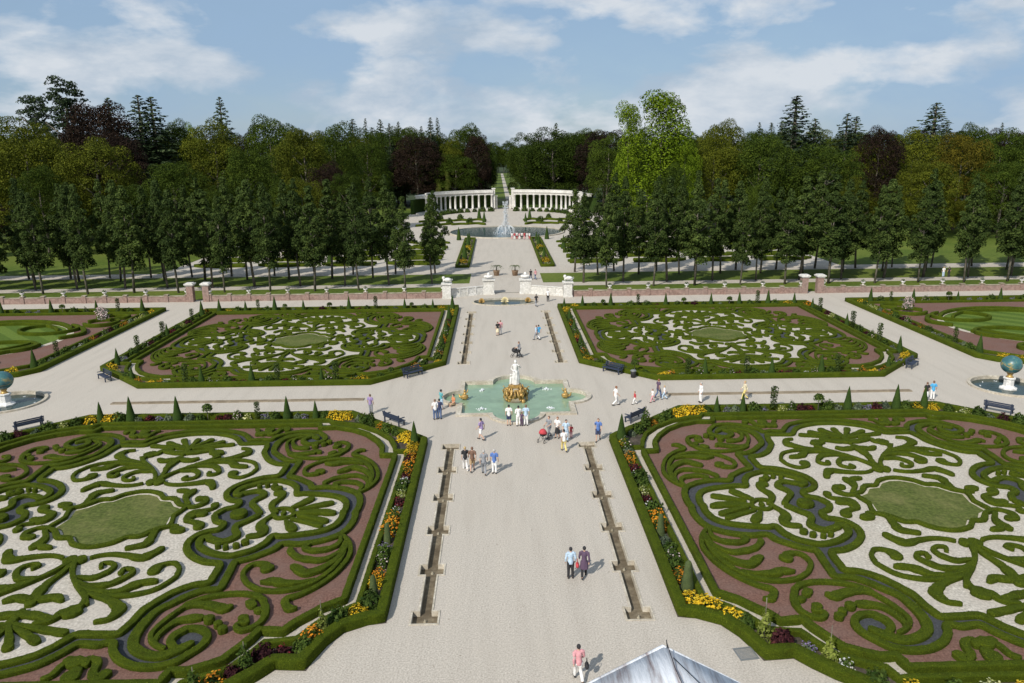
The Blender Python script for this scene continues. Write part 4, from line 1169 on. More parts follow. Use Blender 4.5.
# the wood behind
def at_tree(kind, px, ptop, Y, desc, mat=None, w_px=None, variant=None):
    X, Z = atdist(px, ptop, Y)
    h = Z
    base = {'broad': 20.0, 'tall': 8.5, 'spruce': 4.2, 'cedar': 13}[kind]
    s = h / KINDH[kind]
    wide = 1.0
    if w_px: wide = (w_px / FPX * Y) / (base * s)
    return tree(kind, X, Y, h, desc, 'tall trees of the wood behind the garden', wide, mat, variant=variant)
G_ = 'broad'
LAND = [
 (G_, 20, 117, 182, 'huge yellow green tree at the left edge', 'olive_leaves', 95, 0),
 (G_, 92, 135, 176, 'wide olive tree behind the left oak rows', 'olive_leaves', 80, 1),
 (G_, -25, 108, 205, 'broad green tree cut by the left edge', None, 80, 2),
 ('cedar', 62, 78, 222, 'ragged dark cedar topping the wood on the left', None, 62, 0),
 ('cedar', 32, 92, 228, 'lower layered cedar left of the tallest cedar', None, 50, 1),
 (G_, 97, 97, 212, 'large dark copper beech below the cedars', 'copper_leaves', 82, 2),
 (G_, 112, 128, 196, 'second dark copper beech lower on the left', 'copper_leaves', 60, 3),
 ('spruce', 107, 96, 236, 'slim dark conifer right of the cedars', None, 32, 0),
 ('spruce', 137, 93, 214, 'left of a pair of dark pointed conifers', None, 44, 1),
 ('spruce', 150, 95, 216, 'right of a pair of dark pointed conifers', None, 44, 0),
 (G_, 173, 117, 224, 'round green tree right of the conifer pair', None, 44, 1),
 (G_, 190, 122, 240, 'light green tree top behind the left wood', 'bright_leaves', 30, 0),
 ('spruce', 219, 95, 226, 'thin lone conifer tip above the left wood', None, 27, 1),
 (G_, 212, 118, 216, 'olive tree below the thin conifer tip', 'olive_leaves', 66, 0),
 (G_, 170, 158, 172, 'lower fresh green tree behind the left oaks', None, 64, 2),
 (G_, 245, 145, 176, 'domed fresh green tree in the left wood', None, 58, 3),
 (G_, 268, 113, 222, 'tall dark green dome left of centre', None, 66, 1),
 (G_, 302, 124, 192, 'yellow green dome left of centre', 'olive_leaves', 62, 2),
 (G_, 300, 176, 165, 'low olive tree behind the oaks left of centre', 'olive_leaves', 60, 1),
 (G_, 333, 120, 205, 'dark green tree beside the yellow green dome', None, 50, 3),
 (G_, 328, 160, 180, 'dark copper tree in the shade left of centre', 'copper_leaves', 44, 1),
 (G_, 366, 128, 250, 'green tree behind the left colonnade oaks', None, 50, 0),
 (G_, 402, 123, 310, 'round green tree top left of the copper beech', None, 48, 2),
 (G_, 415, 134, 296, 'brown copper beech left of the vista', 'copper_leaves', 56, 3),
 (G_, 452, 136, 300, 'narrow olive tree left of the vista', 'olive_leaves', 30, 0),
 (G_, 468, 122, 312, 'tall green tree at the left of the vista', None, 44, 1),
 (G_, 477, 132, 300, 'copper tree top at the left of the vista', 'copper_leaves', 30, 2),
 (G_, 455, 152, 296, 'green tree beside the left colonnade', None, 46, 3),
 (G_, 553, 127, 300, 'large round green tree right of the vista', None, 72, 0),
 (G_, 582, 127, 312, 'green tree top behind the round tree', None, 44, 1),
 (G_, 605, 127, 288, 'dark copper beech left of the bright tall trees', 'copper_leaves', 62, 2),
 ('tall', 630, 103, 186, 'shorter of the two bright green tall trees', 'bright_leaves', 24, 0),
 ('tall', 664, 91, 188, 'taller of the two bright green tall trees', 'bright_leaves', 46, 1),
 (G_, 686, 133, 186, 'bright green bush crown beside the tall trees', 'bright_leaves', 34, 3),
 (G_, 725, 117, 222, 'domed tree top right of the bright trees', 'olive_leaves', 52, 1),
 (G_, 716, 130, 196, 'broad olive tree right of the bright trees', 'olive_leaves', 62, 0),
 (G_, 762, 132, 196, 'green tree below the big conifer', None, 70, 2),
 ('spruce', 797, 94, 214, 'big pointed conifer on the right', None, 50, 0),
 ('spruce', 816, 117, 216, 'small dark conifer beside the big one', None, 34, 1),
 ('spruce', 848, 112, 232, 'left tip of the double conifer', None, 32, 1),
 ('spruce', 857, 115, 234, 'right tip of the double conifer', None, 32, 0),
 (G_, 828, 142, 190, 'broad green tree in the middle of the right wood', None, 72, 3),
 (G_, 882, 124, 200, 'tall dark copper beech on the right', 'copper_leaves', 50, 1),
 (G_, 868, 140, 204, 'olive brown tree left of the right copper beech', 'olive_leaves', 46, 2),
 (G_, 917, 127, 206, 'yellow green dome right of the copper beech', 'olive_leaves', 62, 0),
 ('spruce', 937, 101, 240, 'round topped conifer on the right skyline', None, 46, 1),
 (G_, 965, 131, 194, 'amber tinted tree near the right edge', 'amber_leaves', 56, 3),
 (G_, 932, 158, 178, 'low yellow green tree at the right', 'olive_leaves', 60, 2),
 (G_, 975, 121, 224, 'dark green tree top at the right skyline', None, 46, 1),
 (G_, 1004, 128, 196, 'green tree close to the right edge', None, 64, 0),
 (G_, 1045, 126, 200, 'tree cut by the right edge', None, 70, 3),
 (G_, 1008, 158, 176, 'lower green tree at the right edge', None, 60, 2),
]
for L_ in LAND:
    kind, px, pt, Y, desc, mat, wp, var = L_
    at_tree(kind, px, pt, Y, desc, mat, wp, var)
# middle filler trees between the oaks and the tall wood, then the far wood
k = 0
fill = []
for px in [-45, 40, 128, 225, 285, 352, 668, 760, 858, 1040]:
    fill.append((px + random.uniform(-8, 8), random.uniform(160, 186), random.uniform(160, 176), random.uniform(34, 52)))
for px, pt, Y, wp in fill:
    X, Z = atdist(px, pt, Y)
    at_tree('broad', px, pt, Y, f"low green tree behind the oak rows, {ORD[k % 30]} from the left", random.choice([None, None, 'olive_leaves', None]), wp)
    k += 1
for s_, rng_ in (('left', range(-50, 345, 26)), ('right', range(735, 1080, 26))):
    for i, px in enumerate(rng_):
        at_tree('broad', px + random.uniform(-6, 6), random.uniform(188, 208), random.uniform(184, 200), f"{ORD[i]} dark understorey tree in the {s_} wood, from the left", random.choice([None, 'copper_leaves', 'olive_leaves', None]), 44)
k = 0
for px in list(range(-60, 484, 17)) + list(range(528, 1090, 17)):
    pt = random.uniform(126, 136); Y = random.uniform(262, 330) if not 395 < px < 610 else random.uniform(308, 335)
    nm_ = f"distant tree top on the skyline, {ORD[k % 30]} of the {'left' if k < 30 else 'right'} stretch"
    at_tree('broad', px + random.uniform(-5, 5), pt, Y, nm_, random.choice([None, None, None, 'olive_leaves', 'copper_leaves']), random.uniform(36, 50))
    k += 1
for i, px in enumerate([352, 365, 372, 380, 389, 398, 421, 430, 437, 556, 760, 772, 782, 880, 948, 1003]):
    at_tree('spruce', px, random.uniform(116, 128), random.uniform(300, 340), f"tiny conifer tip on the far skyline, {ORD[i]} from the left", None, random.uniform(10, 24))
# the narrow vista
for s in (-1, 1):
    for i in range(7):
        Y = 330 + 55 * i
        X = 3.5 + s * (9.5 + random.uniform(0, 1.5))
        tree('broad', X, Y, random.uniform(20, 24), f"{ORD[i]} tree on the {'left' if s < 0 else 'right'} of the narrow vista", 'trees along the far vista', .7)
for i in range(6):
    tree('broad', -9 + 5 * i, 760, 27 + 3 * math.sin(i * 2), f"far tree closing the vista, {ORD[i]} from the left", 'trees closing the vista', .8)
for s, px in ((-1, 438), (-1, 447)):
    at_tree('tall', px, 171 if px > 440 else 178, 292, f"slim pale tree above the left colonnade, {'right' if px > 440 else 'left'} one", 'lime_leaves', 5)
# ------------------------------------------------------------------ wall, gate, avenue ground
st_ = MB(); sheet(st_, [(-128, 112.2), (128, 112.2), (128, 120.4), (-128, 120.4)], .02)
def strip(name, x0, x1, y0, y1, z, mat): struct(name, MB().add([(x0, y0, z), (x1, y0, z), (x1, y1, z), (x0, y1, z)], [(0, 1, 2, 3)]), mat)
strip('avenue_grass', -140, -9.4, 112.6, 120.6, .016, 'rough_grass'); strip('avenue_grass', 9.4, 140, 112.6, 120.6, .016, 'rough_grass')
strip('avenue_gravel', -140, 140, 115.2, 190, .006, 'gravel')
strip('avenue_grass', -140, -6.0, 123.8, 133.6, .016, 'rough_grass'); strip('avenue_grass', 6.0, 140, 123.8, 133.6, .016, 'rough_grass')
strip('upper_gravel', -61, -10, 141.5, 187, .014, 'white_gravel'); strip('upper_gravel', 10, 61, 141.5, 187, .014, 'white_gravel')
strip('park_grass', -220, -62, 138.5, 230, .030, 'rough_grass'); strip('park_grass', 61, 220, 138.5, 230, .030, 'rough_grass')
strip('pool_gravel', -31, 33, 186, 292, .012, 'gravel')
strip('park_grass', -62, -31, 189, 292, .009, 'rough_grass'); strip('park_grass', 33, 52, 189, 292, .009, 'rough_grass')
strip('vista_path', 2.6, 4.8, 292, 720, .05, 'path_gravel'); strip('vista_grass', -4.5, 12.5, 290, 722, .02, 'rough_grass')
GX = 26.0
def wall(s):
    sd = 'left' if s < 0 else 'right'
    spans = [(9.1, 43.6), (46.3, 118)]
    t = thing('brick_wall', f"long low pink brick garden wall on the {sd} with stone capped piers", 'wall', (s * 9.1, 111.3, 0), group='garden walls')
    m = MB(); c = MB()
    for a, b in spans:
        x0, x1 = sorted((s * (a - 9.1), s * (b - 9.1)))
        m.box(x0, x1, -.16, .16, 0, .82); c.box(x0, x1, -.21, .21, .822, .92)
    obj('wall_panel', m, 'brick', t, False); obj('coping', c, 'rill_stone', t, False)
    n = 0
    for a, b in spans:
        k = max(1, round((b - a) / 2.93)); 
        for i in range(k + 1):
            u = a + .3 + (b - a - .6) * i / k
            x = s * (u - 9.1)
            p = obj('pier', MB().box(x - .24, x + .24, -.26, .26, 0, 1.02), 'brick', t, False)
            obj('cap', MB().box(x - .31, x + .31, -.33, .33, 1.022, 1.14), 'rill_stone', p, False)
            X = s * u
            if abs(X) < 92:
                if i % 2 == 0:
                    q = thing('stone_urn', f"pale stone flower urn on the {sd} garden wall, {ORD[n]} from the gate", 'urn', (X, 111.3, 1.14), group='stone urns on the garden wall'); n += 1
                    obj('bowl', MB().lathe([(.16, 0), (.17, .05), (.08, .1), (.08, .16), (.26, .28), (.33, .42), (.30, .46), (.2, .44)], n=12), 'white_stone', q)
                    P, N, S = lobes_cloud([(0, 0, .5, .3)], 60, .08, RG, .3)
                    link('flowers', cards_mesh('flowers', P, N, S, 'sage_leaves', RG), q)
for s in (-1, 1): wall(s)
for s in (-1, 1):
    sd = 'left' if s < 0 else 'right'
    for x, wd in ((43.8, 'inner'), (46.1, 'outer')):
        q = thing('gate_pier', f"tall brick gate pier in the {sd} garden wall, {wd} one of the pair", 'pier', (s * x, 111.4, 0), group='brick gate piers')
        obj('shaft', MB().box(-.45, .45, -.45, .45, 0, 2.35), 'brick', q, False)
        obj('cap', MB().box(-.55, .55, -.55, .55, 2.352, 2.5).box(-.66, .66, -.66, .66, 2.502, 2.68).box(-.5, .5, -.5, .5, 2.682, 2.78), 'white_stone', q, False)
# the white gate: four sculpted piers with balustrades
PIER = [(-8.85, 111.2, 'outer left', 'lion'), (-2.75, 114.2, 'inner left', 'bust'), (2.75, 114.2, 'inner right', 'bust'), (8.85, 111.2, 'outer right', 'lion')]
def sculpt(kind, q):
    m = MB()
    if kind == 'bust':
        m.ball((0, 0, 2.62), .42, sz=.55, rx=1.5); m.ball((0, .02, 2.95), .26, sz=1.2, jit=.3); m.ball((-.45, 0, 2.62), .24, jit=.4); m.ball((.45, 0, 2.62), .24, jit=.4)
    else:
        m.ball((.15, 0, 2.72), .40, sz=.75, rx=1.5, jit=.3); m.ball((-.42, 0, 3.0), .24, sz=1.1, jit=.2); m.tube([(-.35, .12, 2.85), (-.45, .14, 2.45)], [.13, .1]); m.tube([(-.35, -.12, 2.85), (-.45, -.14, 2.45)], [.13, .1])
        m.ball((.55, 0, 2.62), .26, jit=.3); m.tube([(.7, 0, 2.6), (.9, .05, 2.75), (.8, .05, 2.95)], [.06, .05, .04])
    return obj('sculpture', m, 'marble', q)
for x, y, nm, kd in PIER:
    q = thing('gate_pier', f"white stone pier with a sculpture on top, {nm} of the central gate", 'pier', (x, y, 0), group='white sculpted gate piers')
    hw = .62 if kd == 'lion' else .8
    obj('shaft', MB().box(-hw - .08, hw + .08, -.6, .6, 0, .22).box(-hw, hw, -.52, .52, .222, 1.95), 'white_stone', q, False)
    obj('cap', MB().box(-hw - .06, hw + .06, -.6, .6, 1.952, 2.06).box(-hw - .16, hw + .16, -.7, .7, 2.062, 2.24), 'white_stone', q, False)
    sculpt(kd, q)
for s in (-1, 1):
    a = Vector((s * 8.2, 111.5, 0)); b = Vector((s * 3.55, 113.8, 0)); L_ = (b - a).length
    q = thing('balustrade', f"white panelled balustrade on the {'left' if s < 0 else 'right'} side of the central gate", 'balustrade', tuple(a), math.atan2(b.y - a.y, b.x - a.x), 'white balustrades of the gate')
    obj('plinth', MB().box(0, L_, -.16, .16, 0, .28), 'white_stone', q, False)
    obj('panel', MB().box(0, L_, -.07, .07, .28, 1.22), 'white_stone', q, False)
    obj('handrail', MB().box(0, L_, -.15, .15, 1.222, 1.36), 'white_stone', q, False)
    for k in range(1, 4):
        obj('post', MB().box(L_ * k / 4 - .1, L_ * k / 4 + .1, -.14, .14, .282, 1.22), 'white_stone', q, False)
# ------------------------------------------------------------------ upper garden
KX, KY, KR = 1.0, 203.6, 14.7
t = thing('round_lake', 'large round pond with a tall fountain jet in front of the colonnade', 'pond', (KX, KY, 0))
ci = arc(0, 0, KR, KR, 0, 354, 59); co = arc(0, 0, KR + .7, KR + .7, 0, 354, 59)
m = MB(); ring(m, ci, co, -.02, .25); obj('stone_rim', m, 'stone', t, False)
m = sheet(MB(), arc(0, 0, KR + .02, KR + .02, 0, 354, 59), .07); obj('water', m, 'lake_water', t, False)
t = thing('fountain_jet', 'tall white fountain jet rising from the round pond', 'fountain', (KX - .2, 198.5, .07))
rj = np.random.default_rng(21); m = MB()
for k in range(900):
    z = 8.2 * rj.random() ** 1.5
    sp = .16 + .22 * z / 8 if z > 3 else .35 + (3 - z) * .55 * rj.random()
    x, y = rj.normal() * sp, rj.normal() * sp
    r = .05 + .09 * rj.random()
    m.add([(x + r * math.cos(a), y + r * math.sin(a), z) for a in (0, 2.1, 4.2)] + [(x, y, z + r * 2.2), (x, y, z - r)], [(0, 1, 3), (1, 2, 3), (2, 0, 3), (1, 0, 4), (2, 1, 4), (0, 2, 4)])
obj('spray', m, 'spray', t)
m = MB()
for k in range(12):
    a = k * PI / 6; r_ = 2.3
    m.tube([(r_ * 1.1 * math.cos(a), r_ * 1.1 * math.sin(a), 0), (r_ * .9 * math.cos(a), r_ * .9 * math.sin(a), 1.6), (r_ * .5 * math.cos(a), r_ * .5 * math.sin(a), 2.2), (.4 * math.cos(a), .4 * math.sin(a), .3)], [.09, .08, .07, .04], 5)
obj('ring_jet', m, 'spray', t)

# colonnade: two quarter-circle arms
def colonnade(s):
    sd = 'left' if s < 0 else 'right'
    q = thing('colonnade', f"white curved colonnade arm at the {sd} end of the upper garden", 'colonnade', (KX, 262, 0), group='curved colonnade arms')
    rx, ry = 26.5, 22.0
    n = 15
    a0, a1 = R(8), R(81)
    pt = lambda a, k=0: (s * (rx + k) * math.cos(a), (ry + k) * math.sin(a))
    for nm, k0, k1, z0, z1, mat in (('base_step', -.5, 3.6, 0, .45, 'white_stone'), ('entablature', -.35, 3.5, 5.3, 6.0, 'white_stone'), ('cornice', -.65, 3.8, 6.002, 6.3, 'white_stone'), ('parapet', -.2, .3, 6.302, 7.05, 'white_stone'), ('back_hedge', 4.2, 5.4, 0, 4.8, 'yew')):
        N_ = 28; m = MB()
        for i in range(N_ + 1):
            a = a0 - .02 + (a1 - a0 + .04) * i / N_
            p, r_ = pt(a, k0), pt(a, k1)
            m.v += [(*p, z0), (*r_, z0), (*r_, z1), (*p, z1)]
        for i in range(N_):
            b = i * 4
            for j in range(4):
                m.f.append((b + j, b + (j + 1) % 4, b + 4 + (j + 1) % 4, b + 4 + j)); m.mi.append(0)
        m.f += [(0, 1, 2, 3), (N_ * 4 + 3, N_ * 4 + 2, N_ * 4 + 1, N_ * 4)]; m.mi += [0, 0]
        obj(nm, m, mat, q, False)
    for i in range(n):
        a = a0 + (a1 - a0) * i / (n - 1); x, y = pt(a)
        obj('column', MB().lathe([(.5, .45), (.5, .62), (.38, .7), (.37, 2.5), (.33, 4.95), (.46, 5.05), (.5, 5.28)], (x, y, 0), 12), 'white_stone', q)
    for a, hh in ((a1 + .03, 7.9),):
        x, y = pt(a, .8)
        obj('end_pier', MB().box(x - .5, x + .5, y - .5, y + .5, .45, hh - .6).box(x - .7, x + .7, y - .7, y + .7, hh - .598, hh - .3), 'white_stone', q, False)
for s in (-1, 1): colonnade(s)
t = thing('iron_gate', 'dark iron gate with white gateposts between the colonnade arms', 'gate', (KX, 285.4, 0))
for k in range(15): 
    x = -2.1 + .3 * k; obj('bar', MB().box(x - .03, x + .03, -.03, .03, .1, 3.4), 'dark_metal', t, False)
for x in (-2.5, 2.5): obj('gatepost', MB().box(x - .3, x + .3, -.3, .3, 0, 4.6).box(x - .4, x + .4, -.4, .4, 4.602, 4.9), 'white_stone', t, False)
obj('rail', MB().box(-2.2, 2.2, -.05, .05, 3.402, 3.55), 'dark_metal', t, False)

# upper parterres: hedged plots on gravel either side of the walk
grs = MB(); sl = MB()
rp = random.Random(31)
for s in (-1, 1):
    sd = 'left' if s < 0 else 'right'
    x0, x1 = sorted((s * 6.6, s * 9.2))
    sheet(sl, [(x0, 141), (x1, 141), (x1, 188), (x0, 188)], .018)
    n = 0
    hb = hedge(MB(), [(s * 6.8, 141.2, .5), (s * 9.0, 141.2, .5), (s * 9.0, 187.6, .5), (s * 6.8, 187.6, .5)], .5, 1.2, False, True, wk=1)
    tag(obj('border_hedge', hb, 'boxwood'), f"hedge round the long flower bed beside the upper walk on the {sd}", 'hedge', 'upper walk bed hedges')
    for i in range(9):
        y = 143 + 4.9 * i
        plant(('cream', 'yellow', 'cone', 'cream', 'bushy', 'yellow', 'cone', 'cream', 'cone')[i], s * 7.9, y, f"in the {sd} bed of the upper walk", 1.5)
    rows = [(144.5, 148.5), (152, 156.5), (160, 165.5), (169, 175), (178.5, 184)]
    for r_, (ya, yb) in enumerate(rows):
        for c_ in range(4):
            xa = 11.5 + 12.2 * c_; xb = xa + 10.4
            if r_ >= 3 and c_ == 0 and False: continue
            # plot of grass with a scalloped outline
            poly = []
            for i in range(40):
                a = 2 * PI * i / 40
                kx, ky = math.cos(a), math.sin(a)
                rr_ = .70 + .16 * math.sin(5 * a + c_ + r_)
                poly.append((s * ((xa + xb) / 2 + (xb - xa) / 2 * rr_ * math.copysign(abs(kx) ** .6, kx)), (ya + yb) / 2 + (yb - ya) / 2 * rr_ * math.copysign(abs(ky) ** .7, ky)))
            if s < 0: poly = poly[::-1]
            sheet(grs, poly, .020)
            st2 = []
            for q_ in range(3):
                u = xa + 1.2 + 3.6 * q_
                st2.append([(s * u, ya + .8, .9), (s * (u + 1.2), ya + 1.6 + rp.random(), 1.2), (s * (u + 2.4), yb - 1.3, .9), (s * (u + 1.3), yb - .5, .6)])
            for q_, sw in enumerate(st2):
                m = hedge(MB(), sw, .45, .7, wk=.9)
                tag(obj('wave_hedge', m, 'boxwood'), f"{ORD[q_]} curl of plot {c_ + 1}, row {r_ + 1}, {sd} upper garden", 'hedge', 'curled hedges of the upper garden')
            if r_ < 4:
                m = MB()
                hedge(m, [(p[0], p[1], .55) for p in poly[::2]], .5, 1.0, True, True, wk=1)
                tag(obj('plot_hedge', m, 'boxwood'), f"hedged plot in the {sd} upper garden, row {ORD[r_]} from front, {ORD[c_]} from walk", 'hedge', 'hedged plots of the upper garden')
    for i, (x, y) in enumerate(((13.5, 150.3), (23, 150.3), (13, 167.2), (10.6, 186.2), (25, 167), (34, 150))):
        plant('cone', s * x, y, f"between the plots of the {sd} upper garden", 1.55)
    for i, (x, y) in enumerate(((6.2, 233), (10.5, 232.5), (16.5, 231.5), (8, 246), (14, 246), (20, 243))):
        plant('cone' if i % 3 == 0 else 'bushy', KX + s * x, y, f"behind the pond on the {sd}", 1.9)
    for i in range(9):
        a = R(14 + 8 * i); plant('bushy', KX + s * 21.5 * math.cos(a), 256 + 19 * math.sin(a), f"in front of the {sd} colonnade", 2.0)
    for i in range(4):
        xa = 6 + 5.0 * i
        m = hedge(MB(), [(KX + s * xa, 224 + i * 1.2, .9), (KX + s * (xa + 2), 227 - i, 1.2), (KX + s * (xa + 4.2), 226 - 1.5 * i, .8)], .6, .6, wk=1)
        tag(obj('plot_hedge', m, 'boxwood'), f"wavy hedge behind the pond, {sd} side, {ORD[i]} from the middle", 'hedge', 'wavy hedges behind the pond')
        m = hedge(MB(), [(KX + s * xa, 237, .9), (KX + s * (xa + 2.2), 240 - i, 1.3), (KX + s * (xa + 4.6), 238 - 1.2 * i, .8)], .6, .6, wk=1)
        tag(obj('plot_hedge', m, 'boxwood'), f"wavy hedge before the colonnade, {sd} side, {ORD[i]} from the middle", 'hedge', 'wavy hedges before the colonnade')
struct('upper_soil', sl, 'soil'); struct('upper_plots', grs, 'rough_grass')
# two palms in tubs on the walk
for px, py, nm in ((496.5, 275.5, 'left'), (515, 275.5, 'right')):
    x, y = ground(px, py)
    q = thing('tub_palm', f"small palm in a round tub on the upper walk, {nm} one", 'potted palm', (x, y, .01), group='potted palms')
    obj('tub', MB().lathe([(.42, 0), (.55, .75), (.6, .8), (.6, .88), (.5, .84)], n=14), 'terracotta', q)
    obj('stem', MB().tube([(0, 0, .8), (.03, 0, 1.5)], [.12, .08]), 'bark', q)
    Ps = []; Ns = []
    for k in range(22):
        a = k * 2.4; l = .9 + .3 * rj.random()
        for j in range(9):
            u = (j + 1) / 9
            Ps.append((u * l * math.cos(a), u * l * math.sin(a), 1.5 + u * 1.0 - u * u * 1.0 * (1 + (k % 3) * .3))); Ns.append((rj.normal() * .3, rj.normal() * .3, 1))
    link('fronds', cards_mesh('fronds', np.array(Ps), np.array(Ns), .13, 'plant_leaves', rj, .5), q)

# ------------------------------------------------------------------ benches, grate, bin, palace pediment
def bench(x, y, rz, label):
    q = thing('garden_bench', label, 'bench', (x, y, 0), rz, 'dark blue garden benches')
    m = MB()
    for k in range(4): m.box(-1.05, 1.05, -.26 + .14 * k, -.14 + .14 * k, .42, .46)
    obj('seat', m, 'bench_paint', q, False)
    m = MB()
    for k in range(3): m.boxr((0, .34 + .03 * k, .56 + .15 * k), 1.05, .02, .055)
    obj('backrest', m, 'bench_paint', q, False)
    for sx in (-.9, .9):
        obj('leg', MB().box(sx - .05, sx + .05, -.25, -.17, 0, .419), 'bench_paint', q, False)
        obj('leg', MB().box(sx - .05, sx + .05, .27, .35, 0, .93), 'bench_paint', q, False)
        obj('armrest', MB().box(sx - .05, sx + .05, -.27, .268, .64, .69), 'bench_paint', q, False)
BN = [(-9.7, 58.0, R(135), 'blue bench facing the fountain at the near left parterre'), (9.35, 57.9, R(225), 'blue bench facing the fountain at the near right parterre'),
      (-9.6, 71.2, R(45), 'dark bench facing the fountain at the far left parterre'), (9.55, 71.3, R(-45), 'dark bench facing the fountain at the far right parterre'),
      (-39.2, 71.5, R(-45), 'dark bench by the outer corner of the far left parterre'), (39.0, 71.6, R(45), 'dark bench by the outer corner of the far right parterre'),
      (-38.6, 58.2, R(225), 'blue bench by the outer corner of the near left parterre'), (39.0, 58.3, R(135), 'blue bench by the outer corner of the near right parterre')]
for b in BN: bench(*b)
q = thing('litter_bin', 'small dark litter bin on the gravel beside the far right bench', 'bin', (11.3, 69.6, 0))
obj('body', MB().lathe([(.2, 0), (.24, .02), (.26, .6), (.24, .62)], n=14), 'dark_metal', q)
obj('lid', MB().lathe([(.29, .622), (.29, .68), (.18, .76), (.02, .78)], n=14), 'grate_metal', q)
q = thing('drain_grate', 'grey metal drain grate in the gravel at the lower right', 'grate', (9.0, 28.5, .004), R(8))
obj('frame', MB().box(-.42, .42, -.42, -.36, 0, .02).box(-.42, .42, .36, .42, 0, .02).box(-.42, -.36, -.36, .36, 0, .02).box(.36, .42, -.36, .36, 0, .02), 'grate_metal', q, False)
m = MB()
for k in range(9): m.box(-.36, .36, -.33 + .08 * k, -.29 + .08 * k, 0, .014)
obj('bars', m, 'grate_metal', q, False)
# pediment of the palace front, under the camera
px_, pz_ = atdist(663.5, 654, 5.0)
q = thing('palace_pediment', 'weathered grey lead roof peak of the palace front at the bottom edge', 'roof', (px_, 5.0, 0))
HW = 5.2; SL = .57
m = MB()
nx = 26; ny = 12
def rz_(u, v):
    zz = pz_ - abs(u) * SL - v * .0
    return zz
V_ = []; F_ = []
for j in range(ny + 1):
    v = 4.2 * j / ny
    for i in range(nx + 1):
        u = -HW + 2 * HW * i / nx
        V_.append((u, -v, rz_(u, v) + .018 * noise.noise(Vector((u * 2.2, v * 1.5, 1)))))
for j in range(ny):
    for i in range(nx):
        F_.append((j * (nx + 1) + i, j * (nx + 1) + i + 1, (j + 1) * (nx + 1) + i + 1, (j + 1) * (nx + 1) + i))
m.add(V_, F_)
rf = obj('lead_covering', m, 'lead', q)
md = rf.modifiers.new('thick', 'SOLIDIFY'); md.thickness = .06; md.offset = -1
rim = MB().tube([(-HW, .03, pz_ - HW * SL + .02), (0, .03, pz_ + .02), (HW, .03, pz_ - HW * SL + .02)], .035, 8)
obj('rim_roll', rim, 'lead', q)
m = MB()
for sx in (-1, 1):
    for k in range(1, 8):
        u = sx * .62 * k; m.tube([(u, 0, pz_ - abs(u) * SL + .002), (u, -4.1, pz_ - abs(u) * SL + .002)], .012, 6)
obj('seam_rolls', m, 'lead', q)
obj('ridge_roll', MB().tube([(0.0, .02, pz_ - .005), (0, -4.1, pz_ - .005)], .03, 8), 'lead', q)
obj('lightning_rod', MB().tube([(.02, 0, pz_ - .02), (.03, .02, pz_ + .05), (.025, .03, pz_ + .10)], [.006, .005, .004], 6), 'dark_metal', q)
obj('conductor_cable', MB().tube([(.02, 0, pz_ + .1), (.03, -.25, pz_ + .06), (.06, -.6, pz_ + .05), (.16, -1.2, pz_ - .02), (.2, -2.4, pz_ - .04)], .0034, 6), 'dark_metal', q)
obj('conductor_cable', MB().tube([(.05, -.1, pz_ + .04), (.2, -.3, pz_ - .03), (.24, -.7, pz_ - .07), (.18, -1.25, pz_ - .03)], .0034, 6), 'dark_metal', q)
m = MB(); m.add([(-HW + .2, -.1, 0), (HW - .2, -.1, 0), (HW - .2, -.1, pz_ - HW * SL), (0, -.1, pz_ - .1), (-HW + .2, -.1, pz_ - HW * SL), (-HW + .2, -3.9, 0), (HW - .2, -3.9, 0), (HW - .2, -3.9, pz_ - HW * SL), (0, -3.9, pz_ - .1), (-HW + .2, -3.9, pz_ - HW * SL)],
      [(0, 1, 2, 3, 4), (9, 8, 7, 6, 5), (0, 4, 9, 5), (1, 6, 7, 2)])
obj('wall', m, 'brick', q, False)
# ------------------------------------------------------------------ people
def remeshed(mb, voxel, smooth=4, name='body'):
    me = mb.mesh(name, 'skin')
    o = bpy.data.objects.new('tmp', me); COL.objects.link(o)
    md = o.modifiers.new('r', 'REMESH'); md.mode = 'VOXEL'; md.voxel_size = voxel; md.use_smooth_shade = True
    sm = o.modifiers.new('s', 'SMOOTH'); sm.iterations = smooth; sm.factor = .5
    dg = bpy.context.evaluated_depsgraph_get(); dg.update()
    r = bpy.data.meshes.new_from_object(o.evaluated_get(dg))
    r.name = name
    bpy.data.objects.remove(o); bpy.data.meshes.remove(me)
    r.materials.clear(); r.materials.append(MATS['skin'])
    return r
POSE = {}
def joints(lh, rh, lk, rk, la, ra, le, re, lw, rw, hipz=.92, lean=0.0):
    return dict(hip=[(-.09, 0, hipz), (.09, 0, hipz)], knee=[lk, rk], ank=[la, ra], sh=[(-.185, lean, hipz + .50), (.185, lean, hipz + .50)], elb=[le, re], wr=[lw, rw], hz=hipz, lean=lean)
POSE['stand'] = joints(0, 0, (-.10, .03, .49), (.10, .02, .49), (-.11, -.01, .08), (.11, -.02, .08), (-.25, -.03, 1.14), (.25, -.03, 1.14), (-.25, .07, .90), (.25, .09, .90))
POSE['talk'] = joints(0, 0, (-.11, .03, .49), (.12, .04, .49), (-.12, -.02, .08), (.15, .02, .08), (-.26, -.02, 1.14), (.25, .02, 1.15), (-.14, .17, 1.06), (.12, .24, 1.20))
POSE['walk'] = joints(0, 0, (-.09, .20, .50), (.10, .03, .48), (-.09, .27, .09), (.10, -.30, .15), (-.25, -.12, 1.15), (.25, .06, 1.14), (-.24, -.10, .90), (.24, .24, .95), lean=.03)
POSE['stride'] = joints(0, 0, (-.10, .02, .48), (.09, .20, .50), (-.10, -.30, .15), (.09, .27, .09), (-.25, .06, 1.14), (.25, -.12, 1.15), (-.24, .24, .95), (.24, -.10, .90), lean=.03)
